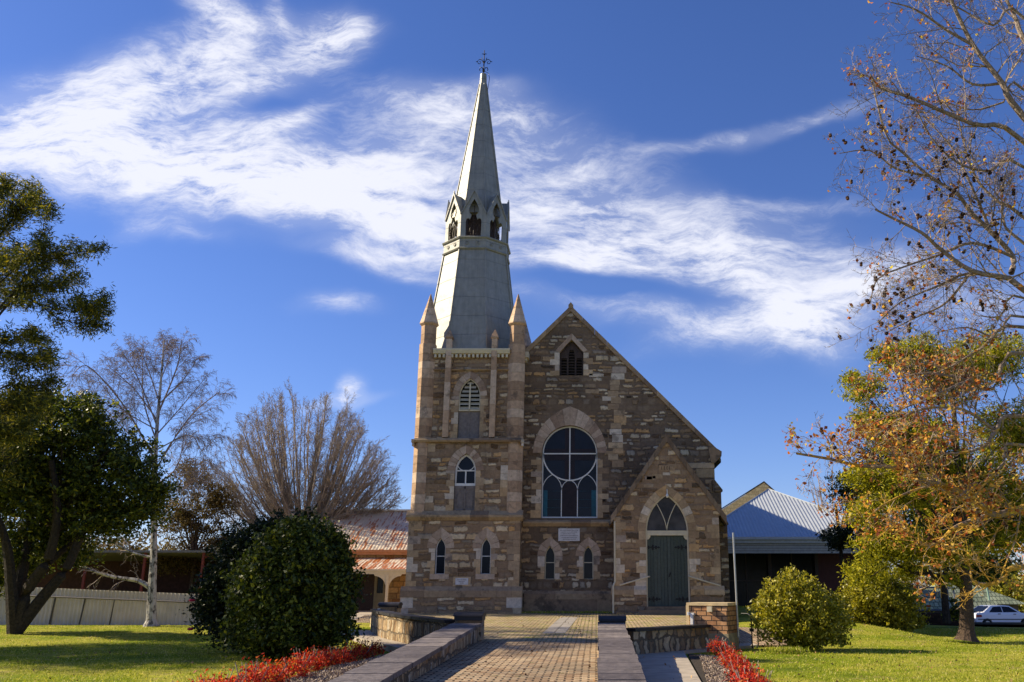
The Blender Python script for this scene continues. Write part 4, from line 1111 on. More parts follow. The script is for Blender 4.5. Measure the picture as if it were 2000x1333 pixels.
# ------------------------------------------------------------------ fence and shed on the left
fe = thing('metal_fence', 'grey beige sheet metal fence along the back of the lawn', 'fence', (-21, 37.5, .1))
q = MB(); corr(q, (-27, 37.5, 0), (-15.5, 37.3, 0), (-15.5, 37.3, 1.27), (-27, 37.5, 1.72), .16, .012)
q.build('sheet_panel', plain('beige_sheet', (.52, .44, .37), .6, var=.12, scale=2), fe)
q = MB(); q.tube([(-27, 37.4, 1.38), (-15.5, 37.2, .95)], .03, 4); q.build('rail', plain('dark_rail', (.1, .09, .09), .6), fe)
for k in range(10):
    x = -26.6 + k * 1.2; tilt = -.12; MB().tube([(x, 37.38, -.05), (x + .1, 37.38, 1.36 - k * .04)], .035, 4, True).build('post', plain('dark_post', (.09, .08, .08), .6) if k == 0 else bpy.data.materials['dark_post'], fe)
sh = thing('open_shed', 'dark open shed with red posts behind the metal fence', 'shed', (-20, 43, .1))
MB().box(-30, -14.5, 46, 46.2, .0, 2.9).build('back_wall', plain('shed_dark_red', (.05, .02, .017), .8, var=.4), sh)
q = MB(); q.prism([(41, 3.15), (46.4, 2.9), (46.4, 2.8), (41, 3.05)], -30, -16.9, fn=lambda a, b, d: (d, a, b)); q.prism([(-17, 3.1), (-14.3, 2.2), (-14.3, 2.1), (-17, 3.0)], 41, 46.4); q.build('roof', plain('shed_roof', (.16, .15, .155), .6), sh)
for k in range(6): MB().box(-28 + k * 2.6, -27.9 + k * 2.6, 41.1, 41.2, 0, 3.05).build('post', plain('red_oxide', (.17, .035, .025), .7) if k == 0 else bpy.data.materials['red_oxide'], sh)
q = MB()
for k in range(3): q.tube([(-17.5, 41.1, 2.9 - k * .45), (-14.3, 41.1, 1.9 - k * .45)], .035, 4)
q.build('brace', bpy.data.materials['red_oxide'], sh)

# ------------------------------------------------------------------ right background: frame, low wall, hut, posts, car
fr = thing('steel_frame', 'blue grey open steel frame shelter beyond the right lawn', 'shelter', (17, 45, 0))
q = MB()
A = [at(1781, 1150, 45), at(1850, 1150, 45), at(1781, 1150, 48), at(1862, 1150, 48)]
for p in A: q.tube([(p.x, p.y, -.3), (p.x, p.y, 1.55)], .045, 6, True)
q.tube([(A[0].x, 45, 1.55), (A[1].x, 45, 1.55)], .045, 6).tube([(A[2].x, 48, 1.55), (A[3].x, 48, 1.55)], .045, 6)
q.tube([(A[0].x, 45, .5), (A[1].x, 45, .5)], .035, 6).tube([(A[0].x, 45, .95), (A[1].x + .1, 45, 1.5)], .025, 6).tube([(A[0].x, 45, 1.55), (A[2].x, 48, 1.55)], .04, 6).tube([(A[1].x, 45, 1.55), (A[3].x, 48, 1.55)], .04, 6)
q.build('frame_tube', plain('blue_grey_steel', (.13, .16, .2), .4), fr)
lw = MB(); lw.box(14.2, 17.1, 42.6, 42.9, -.4, .42); tag(lw.build('low_brick_wall', stone('dark_bricks', .1, .24, [(0, (.03, .016, .012)), (1, (.07, .035, .025))], (.02, .015, .012), gap=.01, warp=.03, bond=True)), 'low dark brick wall under the blue steel frame', 'wall')
for k, (px_, lab) in enumerate(((1733, 'short white bollard at the shrub edge'), (1751, 'short white bollard nearer the dark brick wall'))):
    p = at(px_, 1220, 40); b_ = MB(); b_.tube([(p.x, 40, -.2), (p.x, 40, .33)], .06, 8, True); tag(b_.build('bollard', M_white), lab, 'bollard', 'white bollards by the right lawn')
hut = thing('park_hut', 'small hut with a pale green tiled roof behind the white car', 'hut', (30, 74, -1))
q = MB(); q.box(27.5, 33.4, 74, 78, -1.2, .35); q.build('wall', plain('hut_wall', (.1, .08, .07), .8), hut)
q = MB(); a_ = (30.4, 76, 2.0); e_ = [(26.8, 73.4, .3), (34.0, 73.4, .3), (34.0, 78.6, .3), (26.8, 78.6, .3)]
q.add([a_] + e_, [(0, 1, 2), (0, 2, 3), (0, 3, 4), (0, 4, 1)]); q.build('roof', stone('green_tiles', .3, .3, [(0, (.2, .25, .17)), (1, (.33, .38, .27))], (.08, .1, .07), gap=.03, warp=0, bond=True), hut)
hut2 = thing('park_shelter', 'pale green tiled shelter roof seen through the blue steel frame', 'shelter', (24, 66, -1))
q = MB(); q.add([(24.8, 66, 2.3), (21.8, 64, .15), (28.0, 64, .15), (28.0, 68, .15), (21.8, 68, .15)], [(0, 1, 2), (0, 2, 3), (0, 3, 4), (0, 4, 1)]); q.build('roof', bpy.data.materials['green_tiles'], hut2)
q = MB(); q.box(22.3, 27.5, 65, 67, -1.2, .15); q.build('wall', bpy.data.materials['hut_wall'], hut2)
p = at(1934, 1150, 66); tag(MB().tube([(p.x, 66, -1), (p.x - .25, 66, 1.8)], .07, 8, True).build('sign_pole', plain('green_pole', (.25, .38, .3), .5)), 'slim pale green post above the parked car', 'post')


def make_car(loc, rz):
    c = thing('parked_car', 'white four door saloon car parked on the street at the right edge', 'car', (0, 0, 0))
    wht = plain('white_car_paint', (.72, .73, .78), .2, var=.02, spec=.6); blk = plain('black_trim', (.02, .02, .022), .5); tyre = plain('tyre_rubber', (.018, .018, .018), .85)
    L, Wd = 4.35, 1.68
    prof = [(0.02, .42), (0, .62), (.04, .88), (.12, .95), (.62, .99), (1.22, 1.36), (1.45, 1.41), (2.2, 1.43), (2.6, 1.39), (3.32, .97), (4.1, .84), (4.3, .7), (4.35, .5), (4.3, .3),
            (3.95, .25), (3.9, .45), (3.75, .6), (3.55, .64), (3.35, .6), (3.2, .45), (3.15, .25), (1.2, .25), (1.15, .45), (1.0, .6), (.8, .64), (.6, .6), (.45, .45), (.4, .28), (.1, .3)]
    b = MB(); n = len(prof)
    def yo(z): return Wd / 2 - max(0, z - .9) * .42 - max(0, .5 - z) * .1
    for sg in (-1, 1): b.v += [(x, sg * yo(z), z) for x, z in prof]
    tri = tessellate_polygon([[Vector((x, z, 0)) for x, z in prof]])
    b.f = [tuple(t) for t in tri] + [tuple(i + n for i in reversed(t)) for t in tri] + [(i, (i + 1) % n, (i + 1) % n + n, i + n) for i in range(n)]; b.mi = [0] * len(b.f)
    b.build('body', wht, c)
    def side(name, poly, mat, d=.012):
        for sg in (-1, 1):
            m = MB(); k = len(poly); m.v = [(x, sg * (yo(z) + d), z) for x, z in poly] + [(x, sg * (yo(z) - .02), z) for x, z in poly]
            t = tessellate_polygon([[Vector((x, z, 0)) for x, z in poly]]); m.f = [tuple(q_) for q_ in t] + [(i, (i + 1) % k, (i + 1) % k + k, i + k) for i in range(k)]; m.mi = [0] * len(m.f)
            m.build(name, mat, c)
    side('side_window', [(1.02, 1.0), (1.42, 1.33), (1.98, 1.36), (1.98, 1.0)], M_glass); side('side_window', [(2.04, 1.0), (2.04, 1.36), (2.56, 1.33), (3.1, 1.0)], M_glass)
    side('side_trim', [(.15, .56), (.15, .61), (4.2, .58), (4.2, .53)], blk, .02); side('door_handle', [(1.62, .88), (1.62, .92), (1.8, .92), (1.8, .88)], blk, .03); side('door_handle', [(2.72, .86), (2.72, .9), (2.9, .9), (2.9, .86)], blk, .03)
    side('tail_light', [(.02, .7), (.05, .86), (.42, .86), (.46, .72)], plain('red_lens', (.3, .02, .015), .3), .015)
    m = MB(); m.add([(.66, -.62, 1.03), (.66, .62, 1.03), (1.2, .52, 1.365), (1.2, -.52, 1.365)], [(0, 1, 2, 3)]); m.v = [(x, y, z + .012) for x, y, z in m.v]; m.build('rear_window', M_glass, c)
    m = MB(); m.add([(3.3, -.6, 1.0), (2.66, -.52, 1.385), (2.66, .52, 1.385), (3.3, .6, 1.0)], [(0, 1, 2, 3)]); m.build('windscreen', M_glass, c)
    MB().box(-.015, .01, -.25, .25, .72, .84).build('number_plate', M_cream, c)
    for x in (.8, 3.55):
        for sg in (-1, 1):
            m = MB(); yy_ = sg * .76
            m.tube([(x, yy_ - .1, .3), (x, yy_ + .1, .3)], .3, 20, True); o = m.build('wheel', tyre, c)
            h = MB(); h.tube([(x, yy_ + sg * .09, .3), (x, yy_ + sg * .112, .3)], .19, 14, True)
            for k in range(5): t = k * 1.2566; h.tube([(x, yy_ + sg * .115, .3), (x + .18 * math.cos(t), yy_ + sg * .115, .3 + .18 * math.sin(t))], .03, 4)
            h.build('rim', M_metalpole, o)
    c.location = loc; c.rotation_euler = (0, 0, rz); return c


make_car((23.85, 60.2, gz(24.5, 60) + .06), R(12))

# ------------------------------------------------------------------ trees
def grow(mb, p, d, L, r, lev, P, tips, rnd):
    n = P['seg'][lev]; step = L / n; pts = [p.copy()]; q = p.copy(); dd = d.copy(); ds = [d.copy()]
    for i in range(n):
        dd = dd + Vector((rnd.gauss(0, 1), rnd.gauss(0, 1), rnd.gauss(0, 1))) * P['wig'][lev]; dd.z += P['up'][lev]; dd.normalize()
        q = q + dd * step; pts.append(q.copy()); ds.append(dd.copy())
    rt = r * P.get('taper', .3); rad = [r + (rt - r) * i / n for i in range(n + 1)]
    mb.tube(pts, rad, 7 if r > .08 else 5 if r > .03 else 3)
    branch(mb, pts, rad, L, lev, P, tips, rnd, ds)


def branch(mb, pts, rad, L, lev, P, tips, rnd, ds=None):
    """side shoots off an existing limb"""
    if lev >= len(P['n']):
        tips.append((pts[-1], (pts[-1] - pts[-2]).normalized())); return
    n = len(pts) - 1
    for k in range(P['n'][lev]):
        t = P['t0'][lev] + (1 - P['t0'][lev]) * (k + rnd.random()) / P['n'][lev]
        f = min(t * n, n - .001); i = int(f); pp = pts[i].lerp(pts[i + 1], f - i); dd = (pts[i + 1] - pts[i]).normalized()
        ax_ = dd.cross(Vector((rnd.gauss(0, 1), rnd.gauss(0, 1), rnd.gauss(0, 1)))).normalized()
        a = R(P['ang'][lev] * rnd.uniform(.65, 1.3)); nd = (dd * math.cos(a) + ax_ * math.sin(a)).normalized()
        LL = L * P['len'][lev] * (1.15 - .6 * t) * rnd.uniform(.7, 1.25)
        rr = max(P.get('rmin', .004), (rad[i] + (rad[i + 1] - rad[i]) * (f - i)) * P['rr'][lev])
        grow(mb, pp, nd, LL, rr, lev + 1, P, tips, rnd)


def smoothline(pts, m=4):
    """Catmull-Rom through the points"""
    o = []
    for i in range(len(pts) - 1):
        a, b, c, d = pts[max(i - 1, 0)], pts[i], pts[i + 1], pts[min(i + 2, len(pts) - 1)]
        for k in range(m):
            t = k / m; o.append(.5 * ((2 * b) + (c - a) * t + (2 * a - 5 * b + 4 * c - d) * t * t + (3 * b - a - 3 * c + d) * t ** 3))
    o.append(pts[-1].copy()); return o


def blob_points(ells, n, shell=.65, r=rng):
    """points in a union of ellipsoids, crowded towards the outside"""
    vol = np.array([e[3] * e[4] * e[5] for e in ells]); vol = vol ** .75; vol /= vol.sum(); idx = r.choice(len(ells), n, p=vol)
    E = np.array(ells)[idx]; d = r.normal(size=(n, 3)); d /= np.linalg.norm(d, axis=1)[:, None]
    rad = 1 - np.abs(r.normal(size=n)) * (1 - shell); rad = np.clip(rad, .1, 1.05)
    return E[:, :3] + d * E[:, 3:6] * rad[:, None], d


def clumped(ells, nclump, per, cr, shell=.65, r=rng, flat=.7):
    c, d = blob_points(ells, nclump, shell, r); k = r.poisson(per, nclump) + 3; idx = np.repeat(np.arange(nclump), k); m = len(idx)
    o = r.normal(size=(m, 3)); o /= np.linalg.norm(o, axis=1)[:, None]; rr = r.uniform(0, 1, m) ** .5 * cr * r.uniform(.6, 1.4, nclump)[idx]
    off = o * rr[:, None]; off[:, 2] *= flat
    return c[idx] + off, off / (np.linalg.norm(off, axis=1)[:, None] + 1e-6), c


def limbs(mb, base, centers, r0, n, rnd):
    """limbs from the trunk to some of the clumps so that wood shows in the gaps"""
    for c in rnd.sample(list(range(len(centers))), min(n, len(centers))):
        e = Vector(centers[c]); b = Vector(base); b.z += rnd.uniform(0, .5); mid = b.lerp(e, .5) + Vector((rnd.gauss(0, .2), rnd.gauss(0, .2), rnd.uniform(-.1, .5)))
        mb.tube(smoothline([b, mid, e], 3), [r0, r0 * .85, r0 * .7, r0 * .55, r0 * .42, r0 * .3, r0 * .15], 5)


# --- big round camellia shrubs
def shrub(name, label, cat, x, y, ells, mat, ncl, per, size, cr=.16, group=None, shell=.8, stem=True, aspect=.5, zb=0):
    t = thing(name, label, cat, (x, y, zb), group); P, D, c = clumped(ells, ncl, per, cr, shell)
    ctr = np.array([x, y, np.mean([e[2] for e in ells])]); q_ = P - ctr; an = np.arctan2(q_[:, 1], q_[:, 0]); el_ = q_[:, 2]
    P = ctr + q_ * (1 + .06 * np.sin(an * 5 + el_ * 3.1 + x) + .05 * np.sin(el_ * 5.3 + an * 9))[:, None]
    P = P[P[:, 2] > zb + .03]
    P3, _, _ = clumped([(a, b, c_, d * 1.1, e * 1.1, f * 1.1) for a, b, c_, d, e, f in ells], int(ncl * .09), per * .45, cr * .55, .96); P = np.concatenate([P, P3[P3[:, 2] > zb + .1]])
    leaves('foliage', P, size, aspect, mat, t, jit=.5)
    rnd = random.Random(int(x * 100)); mb = MB()
    limbs(mb, (x, y, zb), c, .05, 16, rnd); mb.build('branches', M_dbark, t); return t, c


shrub('camellia_bush', 'tall dark camellia bush with two red flowers behind the greener one', 'bush', -8.0, 23.3,
      [(-8.15, 23.3, 1.75, 1.6, 1.4, 1.5), (-8.2, 23.3, .9, 1.7, 1.3, .9), (-8.9, 23.2, 1.4, 1.0, 1.1, 1.0), (-7.6, 23.2, 2.6, 1.0, 1.0, .75), (-8.6, 23.2, 2.3, .6, .7, .6)], L_cam, 1300, 30, .1, .25)
shrub('camellia_bush', 'big round dark green bush with lighter leaves on its left, nearest the path', 'bush', -6.7, 21.0,
      [(-6.85, 21.0, 1.45, 1.3, 1.3, 1.45), (-6.65, 21.0, 2.25, .9, 1.0, .75), (-6.75, 20.9, .75, 1.35, 1.2, .75), (-7.35, 20.6, 1.5, .7, .8, .85), (-6.1, 21, 1.5, .7, .8, .95), (-6.9, 20.6, 2.45, .5, .5, .5), (-6.2, 20.8, 2.3, .45, .5, .5)], L_cam2, 1400, 30, .1, .25)
fb = bpy.data.objects['camellia_bush']
mb = MB()
for px_, py_ in ((376, 1173), (373, 1229)):
    p = at(px_, py_, 22.3)
    for k in range(5): mb.ngon(p.x + random.uniform(-.04, .04), p.y + random.uniform(-.03, .03), [(p.z - .03, .02), (p.z, .05), (p.z + .03, .02)], 6)
mb.build('flower', plain('camellia_red', (.55, .02, .05), .6), fb)

# --- yellow green bushes on the right lawn
e1 = [(5.25, 24.0, .92, 1.05, .95, .78), (5.0, 24, 1.35, .7, .7, .6), (5.9, 24, .75, .62, .6, .62), (4.55, 23.9, .85, .55, .6, .62), (5.5, 24, .35, .8, .7, .35)]
t_, _ = shrub('yellow_green_bush', 'rounded glossy yellow green bush on the lawn beside the brick pillar', 'bush', 5.3, 24, e1, L_lem, 620, 26, .085, .2, group='yellow green bushes on the right lawn', shell=.82)
e2 = [(9.6, 32, 1.1, 1.2, 1.1, .9), (10.4, 32, .9, .8, .9, .75), (8.9, 32, 1.0, .75, .8, .7), (9.5, 32, 1.75, .75, .7, .5), (10.0, 32, .5, 1.1, 1, .4)]
shrub('yellow_green_bush', 'second yellow green bush farther back, under the large evergreen', 'bush', 9.6, 32, e2, L_lem, 800, 24, .1, .24, group='yellow green bushes on the right lawn', shell=.8)
mb = MB(); 

# --- magnolia-like dark tree, left
mg = thing('evergreen_tree', 'broad dark glossy leaved tree with several leaning trunks at the left edge', 'tree', (-18.9, 31, .1))
rnd = random.Random(3); mb = MB()
TR = [[(28, 1236), (22, 1150), (12, 1060), (-20, 980)], [(30, 1236), (55, 1150), (95, 1090), (112, 1000), (100, 900)], [(30, 1236), (85, 1165), (130, 1110), (160, 1040), (195, 960)], [(25, 1200), (45, 1110), (60, 1020), (40, 900)], [(95, 1100), (140, 1060), (190, 1020), (240, 980)], [(20, 1100), (-10, 1040), (-40, 960)]]
for k, l in enumerate(TR):
    pts = smoothline([at(x, y, 31 + (k - 2) * .25 * i) for i, (x, y) in enumerate(l)], 4); n = len(pts)
    r0 = .22 if k < 4 else .12; mb.tube(pts, [r0 * (1 - .6 * i / n) for i in range(n)], 7)
mb.build('trunk', M_dbark, mg)
ME = [((110, 860), 31, 1.9, 1.6), ((60, 960), 31.5, 2.2, 1.6), ((170, 830), 30.6, 1.2, 1.0), ((230, 900), 31, 1.5, 1.3), ((280, 950), 30.8, 1.0, .8), ((-30, 900), 31, 2.2, 2.0), ((160, 960), 31.5, 2.0, 1.3), ((250, 1000), 31.4, 1.4, .7), ((90, 1040), 31.8, 1.5, .5), ((165, 785), 30.8, .55, .45), ((100, 790), 31, .9, .7), ((20, 800), 31, 1.2, .8), ((310, 960), 30.8, .7, .5), ((200, 1030), 31.2, 1.2, .5), ((20, 1080), 31.6, 1.3, .6), ((110, 1060), 32, 1.3, .5), ((-20, 1130), 32, .9, .6), ((40, 1110), 32.3, 1.0, .45), ((140, 1090), 32.4, .9, .35), ((180, 1010), 31.8, 1.2, .6)]
ells = []
for (a, b), Y, rx, rz in ME: p = at(a, b, Y); ells.append((p.x, p.y, p.z, rx, rx * .9, rz))
P, D, c = clumped(ells, 3000, 22, .34, .5); leaves('foliage', P, .155, .42, L_mag, mg)
mb = MB(); limbs(mb, at(110, 1040, 31), c, .07, 40, rnd); mb.build('branch', M_dbark, mg)

# --- feathery evergreen reaching in at the top left
wt = thing('feathery_evergreen', 'tall feathery evergreen reaching in from the upper left edge', 'tree', (-19.5, 24.6, 0))
LIM = [([(-130, 700), (0, 600), (60, 530), (120, 500), (190, 488)], .07), ([(-130, 720), (0, 605), (75, 560), (110, 560), (150, 540)], .05), ([(-120, 780), (20, 590), (70, 592), (120, 625), (205, 635)], .06),
       ([(-120, 560), (-20, 480), (30, 420), (65, 370)], .07), ([(-100, 500), (0, 430), (60, 400), (100, 415)], .05), ([(-90, 480), (-20, 400), (10, 365)], .06), ([(-120, 740), (0, 690), (60, 700), (95, 700)], .05),
       ([(-100, 850), (0, 760), (50, 755), (98, 748)], .05), ([(-120, 800), (-30, 720), (30, 660), (80, 660)], .05), ([(-110, 640), (-10, 560), (60, 500), (90, 470)], .05), ([(70, 592), (140, 610), (170, 600), (198, 598)], .025),
       ([(-100, 600), (0, 520), (40, 500), (130, 500)], .04), ([(-100, 760), (-20, 800), (40, 800), (80, 790)], .05), ([(-120, 850), (-10, 850), (40, 840)], .05)]
mb = MB(); tips = []; rnd = random.Random(9); FP = []; FD = []
Pw = dict(seg=[5, 4, 3], wig=[.12, .2, .25], up=[.02, .03, .02], n=[15, 7], t0=[.25, .1], ang=[50, 45], len=[.28, .42], rr=[.45, .6], rmin=.006, taper=.25)
for k, (l, r0) in enumerate(LIM):
    pts = smoothline([at(x, y, 24 + rnd.uniform(-1.1, 1.1) * (i / len(l))) for i, (x, y) in enumerate(l)], 4); n = len(pts); r0 *= .62
    mb.tube(pts, [r0 * (1 - .8 * i / n) for i in range(n)], 5); L = sum((pts[i + 1] - pts[i]).length for i in range(n - 1))
    branch(mb, pts, [r0 * (1 - .8 * i / n) for i in range(n)], min(L, 2.3), 0, Pw, tips, rnd)
for p, d in tips:
    for j in range(24):
        q_ = p - d * rnd.uniform(-.15, .5) + Vector((rnd.gauss(0, .08), rnd.gauss(0, .08), rnd.gauss(0, .07))); FP.append(q_); FD.append(d + Vector((rnd.gauss(0, .5), rnd.gauss(0, .5), rnd.gauss(0, .3) - .2)))
tr_ = MB(); tr_.tube(smoothline([Vector((-19.5, 24.6, -.1)), Vector((-19.3, 24.5, 3)), Vector((-19, 24.3, 7)), Vector((-18.4, 24.2, 11)), Vector((-17.6, 24, 12.6))], 4), [.38 - i * .018 for i in range(17)], 9)
tr_.build('trunk', M_dbark, wt)
for _ in range(170):      # the part of its crown outside the picture, which shades the lawn
    z = rnd.choice((rnd.uniform(2.6, 7), rnd.uniform(3.5, 12))); a = rnd.uniform(0, 6.28); d = Vector((math.cos(a), math.sin(a), .2)); d.x = -abs(d.x) if rnd.random() < .6 else d.x; LL_ = rnd.uniform(2.5, 5.5)
    b0 = Vector((-19.1, 24.4, z)); 
    if (b0 + d * LL_).x > -16.6 and z > 2.5: continue
    grow(mb, b0, d.normalized(), LL_, .04, 0, dict(Pw, n=[8, 4]), tips2 := [], rnd)
    for p, dd in tips2:
        for j in range(26): FP.append(p - dd * rnd.uniform(-.2, .6) + Vector((rnd.gauss(0, .12), rnd.gauss(0, .12), rnd.gauss(0, .08)))); FD.append(dd)
mb.build('branch', M_dbark, wt)
leaves('foliage', np.array([tuple(p) for p in FP]), .14, .2, L_wat, wt, dirs=[tuple(d) for d in FD])

# --- birch
bi = thing('birch_tree', 'bare silver birch with a white peeling trunk in front of the metal fence', 'tree', (-17.1, 36, 0))
bx = lambda a, b, Y=36: at(a, b, Y)
mb = MB(); tk = smoothline([bx(295, 1225), bx(297, 1150), bx(300, 1080), bx(302, 960), bx(305, 860), bx(312, 770), bx(318, 700), bx(320, 665)], 4); n = len(tk)
rad = [.22 - .207 * (i / n) ** .6 for i in range(n)]; rad[0] = .33; mb.tube(tk, rad, 9)
low = smoothline([bx(296, 1150), bx(270, 1135), bx(225, 1128), bx(180, 1115), bx(140, 1095)], 4); mb.tube(low, [.11 - .005 * i for i in range(17)], 6)
low2 = smoothline([bx(300, 1090), bx(260, 1080), bx(220, 1060), bx(180, 1050)], 4); mb.tube(low2, [.06 - .004 * i for i in range(13)], 5)
mb.build('trunk', M_birch, bi)
mb = MB(); rnd = random.Random(21); tips = []
Pb = dict(seg=[6, 5, 5, 4], wig=[.10, .13, .16, .2], up=[.05, .0, -.17, -.34], n=[17, 10, 5], t0=[.2, .15, .15], ang=[34, 40, 42], len=[.42, .5, .55], rr=[.45, .5, .6], rmin=.0065, taper=.25)
for l, r0 in (([(303, 900), (265, 830), (225, 770), (170, 715), (140, 735)], .07), ([(303, 920), (345, 850), (385, 800), (430, 765)], .07), ([(306, 830), (270, 740), (240, 690)], .05), ([(308, 810), (345, 720), (355, 665)], .06),
              ([(305, 860), (280, 780), (280, 680)], .05), ([(312, 760), (318, 700), (322, 662)], .04), ([(304, 880), (370, 850), (395, 880), (425, 850)], .04), ([(300, 950), (340, 920), (355, 880), (360, 830)], .05), ([(306, 840), (240, 800), (190, 740)], .04), ([(310, 790), (360, 740), (385, 700)], .04), ([(303, 880), (255, 850), (205, 800), (160, 775)], .045), ([(309, 780), (285, 710), (265, 675)], .04), ([(315, 740), (335, 690), (345, 668)], .035), ([(303, 930), (340, 960), (380, 940), (415, 900)], .04), ([(305, 850), (350, 800), (400, 740)], .045), ([(306, 820), (262, 760), (210, 715)], .045)):
    pts = smoothline([bx(x, y, 36 + rnd.uniform(-1, 1) * i / 2) for i, (x, y) in enumerate(l)], 4); k = len(pts); r0 *= .7; ra = [r0 * (1 - .75 * i / k) for i in range(k)]
    mb.tube(pts, ra, 5); L = sum((pts[i + 1] - pts[i]).length for i in range(k - 1)); branch(mb, pts, ra, L * .8, 0, Pb, tips, rnd)
for l_ in (low, low2): branch(mb, l_, [.05] * len(l_), 2.2, 0, dict(Pb, n=[9, 5, 3]), tips, rnd)
mb.build('branch', M_twigp, bi)

# --- vase shaped bare tree
vs_ = thing('bare_tree', 'wide fan shaped bare tree behind the camellia bushes', 'tree', (-14.6, 46, 0))
mb = MB(); rnd = random.Random(5); tips = []; base = at(590, 1060, 46)
mb.tube([Vector((base.x, 46, -.2)), base], [.4, .3], 8); mb.build('trunk', M_bark, vs_); mb = MB()
Pv = dict(seg=[7, 6, 4, 2], wig=[.05, .08, .12, .15], up=[.05, .03, .02, .02], n=[13, 9, 4], t0=[.15, .12, .1], ang=[24, 36, 38], len=[.4, .42, .5], rr=[.45, .55, .7], rmin=.007, taper=.28)
for k in range(125):
    tx = 588 + rnd.choice((-1, 1)) * 184 * rnd.random() ** (1.0 if k % 2 else .6); ty = 772 + 190 * (abs(tx - 588) / 184) ** 2.1 + rnd.uniform(-10, 26) * (1 if rnd.random() < .6 else 3)
    ty = min(ty, 985) - 0
    Y2 = 46 + rnd.uniform(-2.6, 2.6); e = at(tx, ty, Y2); b0 = base + Vector((rnd.uniform(-.15, .15), rnd.uniform(-.15, .15), rnd.uniform(-.6, .2)))
    m1 = b0.lerp(e, .4) + Vector(((e.x - b0.x) * rnd.uniform(.04, .16), rnd.gauss(0, .2), -.2)); m2 = b0.lerp(e, .75) + Vector(((e.x - b0.x) * rnd.uniform(.0, .1), rnd.gauss(0, .2), -.1))
    pts = smoothline([b0, m1, m2, e], 4); n = len(pts); r0 = .05; ra = [r0 * (1 - .85 * i / n) for i in range(n)]; mb.tube(pts, ra, 4)
    branch(mb, pts, ra, 3.0, 0, Pv, tips, rnd)
mb.build('branch', M_twig, vs_)

# --- brownish evergreen behind the birch
def tree(name, label, x, y, ells, mat, ncl, per, size, cr, trunk_r, bark, shell=.5, aspect=.4, h=None, nl=26, zb=0, cat='tree'):
    t = thing(name, label, cat, (x, y, zb)); rnd = random.Random(int(abs(x) * 37)); P, D, c = clumped(ells, ncl, per, cr, shell); P = P[P[:, 2] > zb]
    leaves('foliage', P, size, aspect, mat, t); zt = h or np.mean([e[2] for e in ells]); mb = MB()
    mb.tube(smoothline([Vector((x, y, zb - .2)), Vector((x + .1, y, zb + (zt - zb) * .5)), Vector((x, y, zt))], 4), [trunk_r * (1.25 if i == 0 else 1 - .05 * i) for i in range(9)], 9); mb.build('trunk', bark, t)
    mb = MB(); limbs(mb, (x, y, zb + (zt - zb) * .6), c, trunk_r * .35, nl, rnd); mb.build('branch', bark, t); return t


def E_(lst):
    o = []
    for (a, b), Y, rx, rz in lst: p = at(a, b, Y); o.append((p.x, p.y, p.z, rx, rx, rz))
    return o


tree('gum_tree', 'brown green wispy tree between the birch and the fan shaped bare tree', at(370, 1150, 44).x, 44, E_([((375, 930), 44, 1.0, .9), ((360, 1010), 44, 1.5, 1.3), ((420, 980), 45, 1.1, 1.3), ((340, 1090), 44, 1.4, .8), ((430, 1060), 45, 1.2, 1.0)]), L_brn, 900, 20, .13, .32, .12, M_bark, h=4.5)

# --- right side: evergreens
RT = thing('evergreen_tree', 'large olive green evergreen with a thick dark trunk on the right lawn', 'tree', (11.1, 27, .0))
rnd = random.Random(12); mb = MB()
tk = smoothline([at(1888, 1252, 27), at(1888, 1200, 27), at(1886, 1130, 27), at(1880, 1040, 27), at(1870, 900, 27), at(1860, 760, 27)], 4); n = len(tk)
mb.tube(tk, [(.36 if i == 0 else .27 if i == 1 else .235 - .009 * i) for i in range(n)], 10); mb.build('trunk', M_bark, RT)
EL = E_([((1690, 760), 27, .75, .5), ((1665, 740), 27.4, .35, .28), ((1740, 700), 27, .8, .6), ((1800, 690), 27, .9, .6), ((1850, 740), 27.5, 1.3, .9), ((1720, 830), 27, .9, .6), ((1690, 815), 27.2, .5, .35), ((1790, 860), 27, 1.3, .9), ((1740, 840), 27, .6, .5), ((1930, 700), 28, 1.4, .9), ((1980, 850), 28, 1.4, 1.2),
         ((1700, 930), 27, .8, .5), ((1760, 960), 27, 1.2, .7), ((1880, 950), 28, 1.8, 1.2), ((1990, 1000), 28, 1.3, 1.2), ((1700, 1000), 27, .8, .6), ((1780, 1060), 27, 1.1, .5), ((1720, 1070), 27.3, .9, .6), ((1850, 1080), 27, 1.1, .45), ((1940, 1050), 27.6, 1.0, .5), ((1690, 1120), 28, .7, .4), ((1770, 1115), 28, .6, .3), ((1860, 1135), 27, .35, .2)])
P, D, c = clumped(EL, 4200, 26, .27, .5); leaves('foliage', P, .12, .3, L_ever, RT)
mb = MB(); limbs(mb, at(1882, 1080, 27), c, .05, 40, rnd)
mb.tube(smoothline([at(1886, 1150, 27), at(1835, 1125, 27.4), at(1780, 1118, 27.6), at(1730, 1090, 27.6)], 4), [.09 - .005 * i for i in range(13)], 6)
mb.build('branch', M_dbark, RT)
P2 = thing('dark_leaved_tree', 'smaller leaning dark trunked tree just left of the thick lawn trunk', 'tree', (at(1855, 1215, 36).x, 36, 0))
mb = MB(); mb.tube(smoothline([at(1850, 1218, 36), at(1846, 1180, 36), at(1838, 1140, 36), at(1800, 1110, 36), at(1750, 1105, 36)], 4), [.16 - .006 * i for i in range(17)], 7); mb.tube(smoothline([at(1840, 1150, 36), at(1850, 1090, 36), at(1845, 1000, 36)], 4), [.12 - .008 * i for i in range(9)], 6); mb.build('trunk', M_dbark, P2)
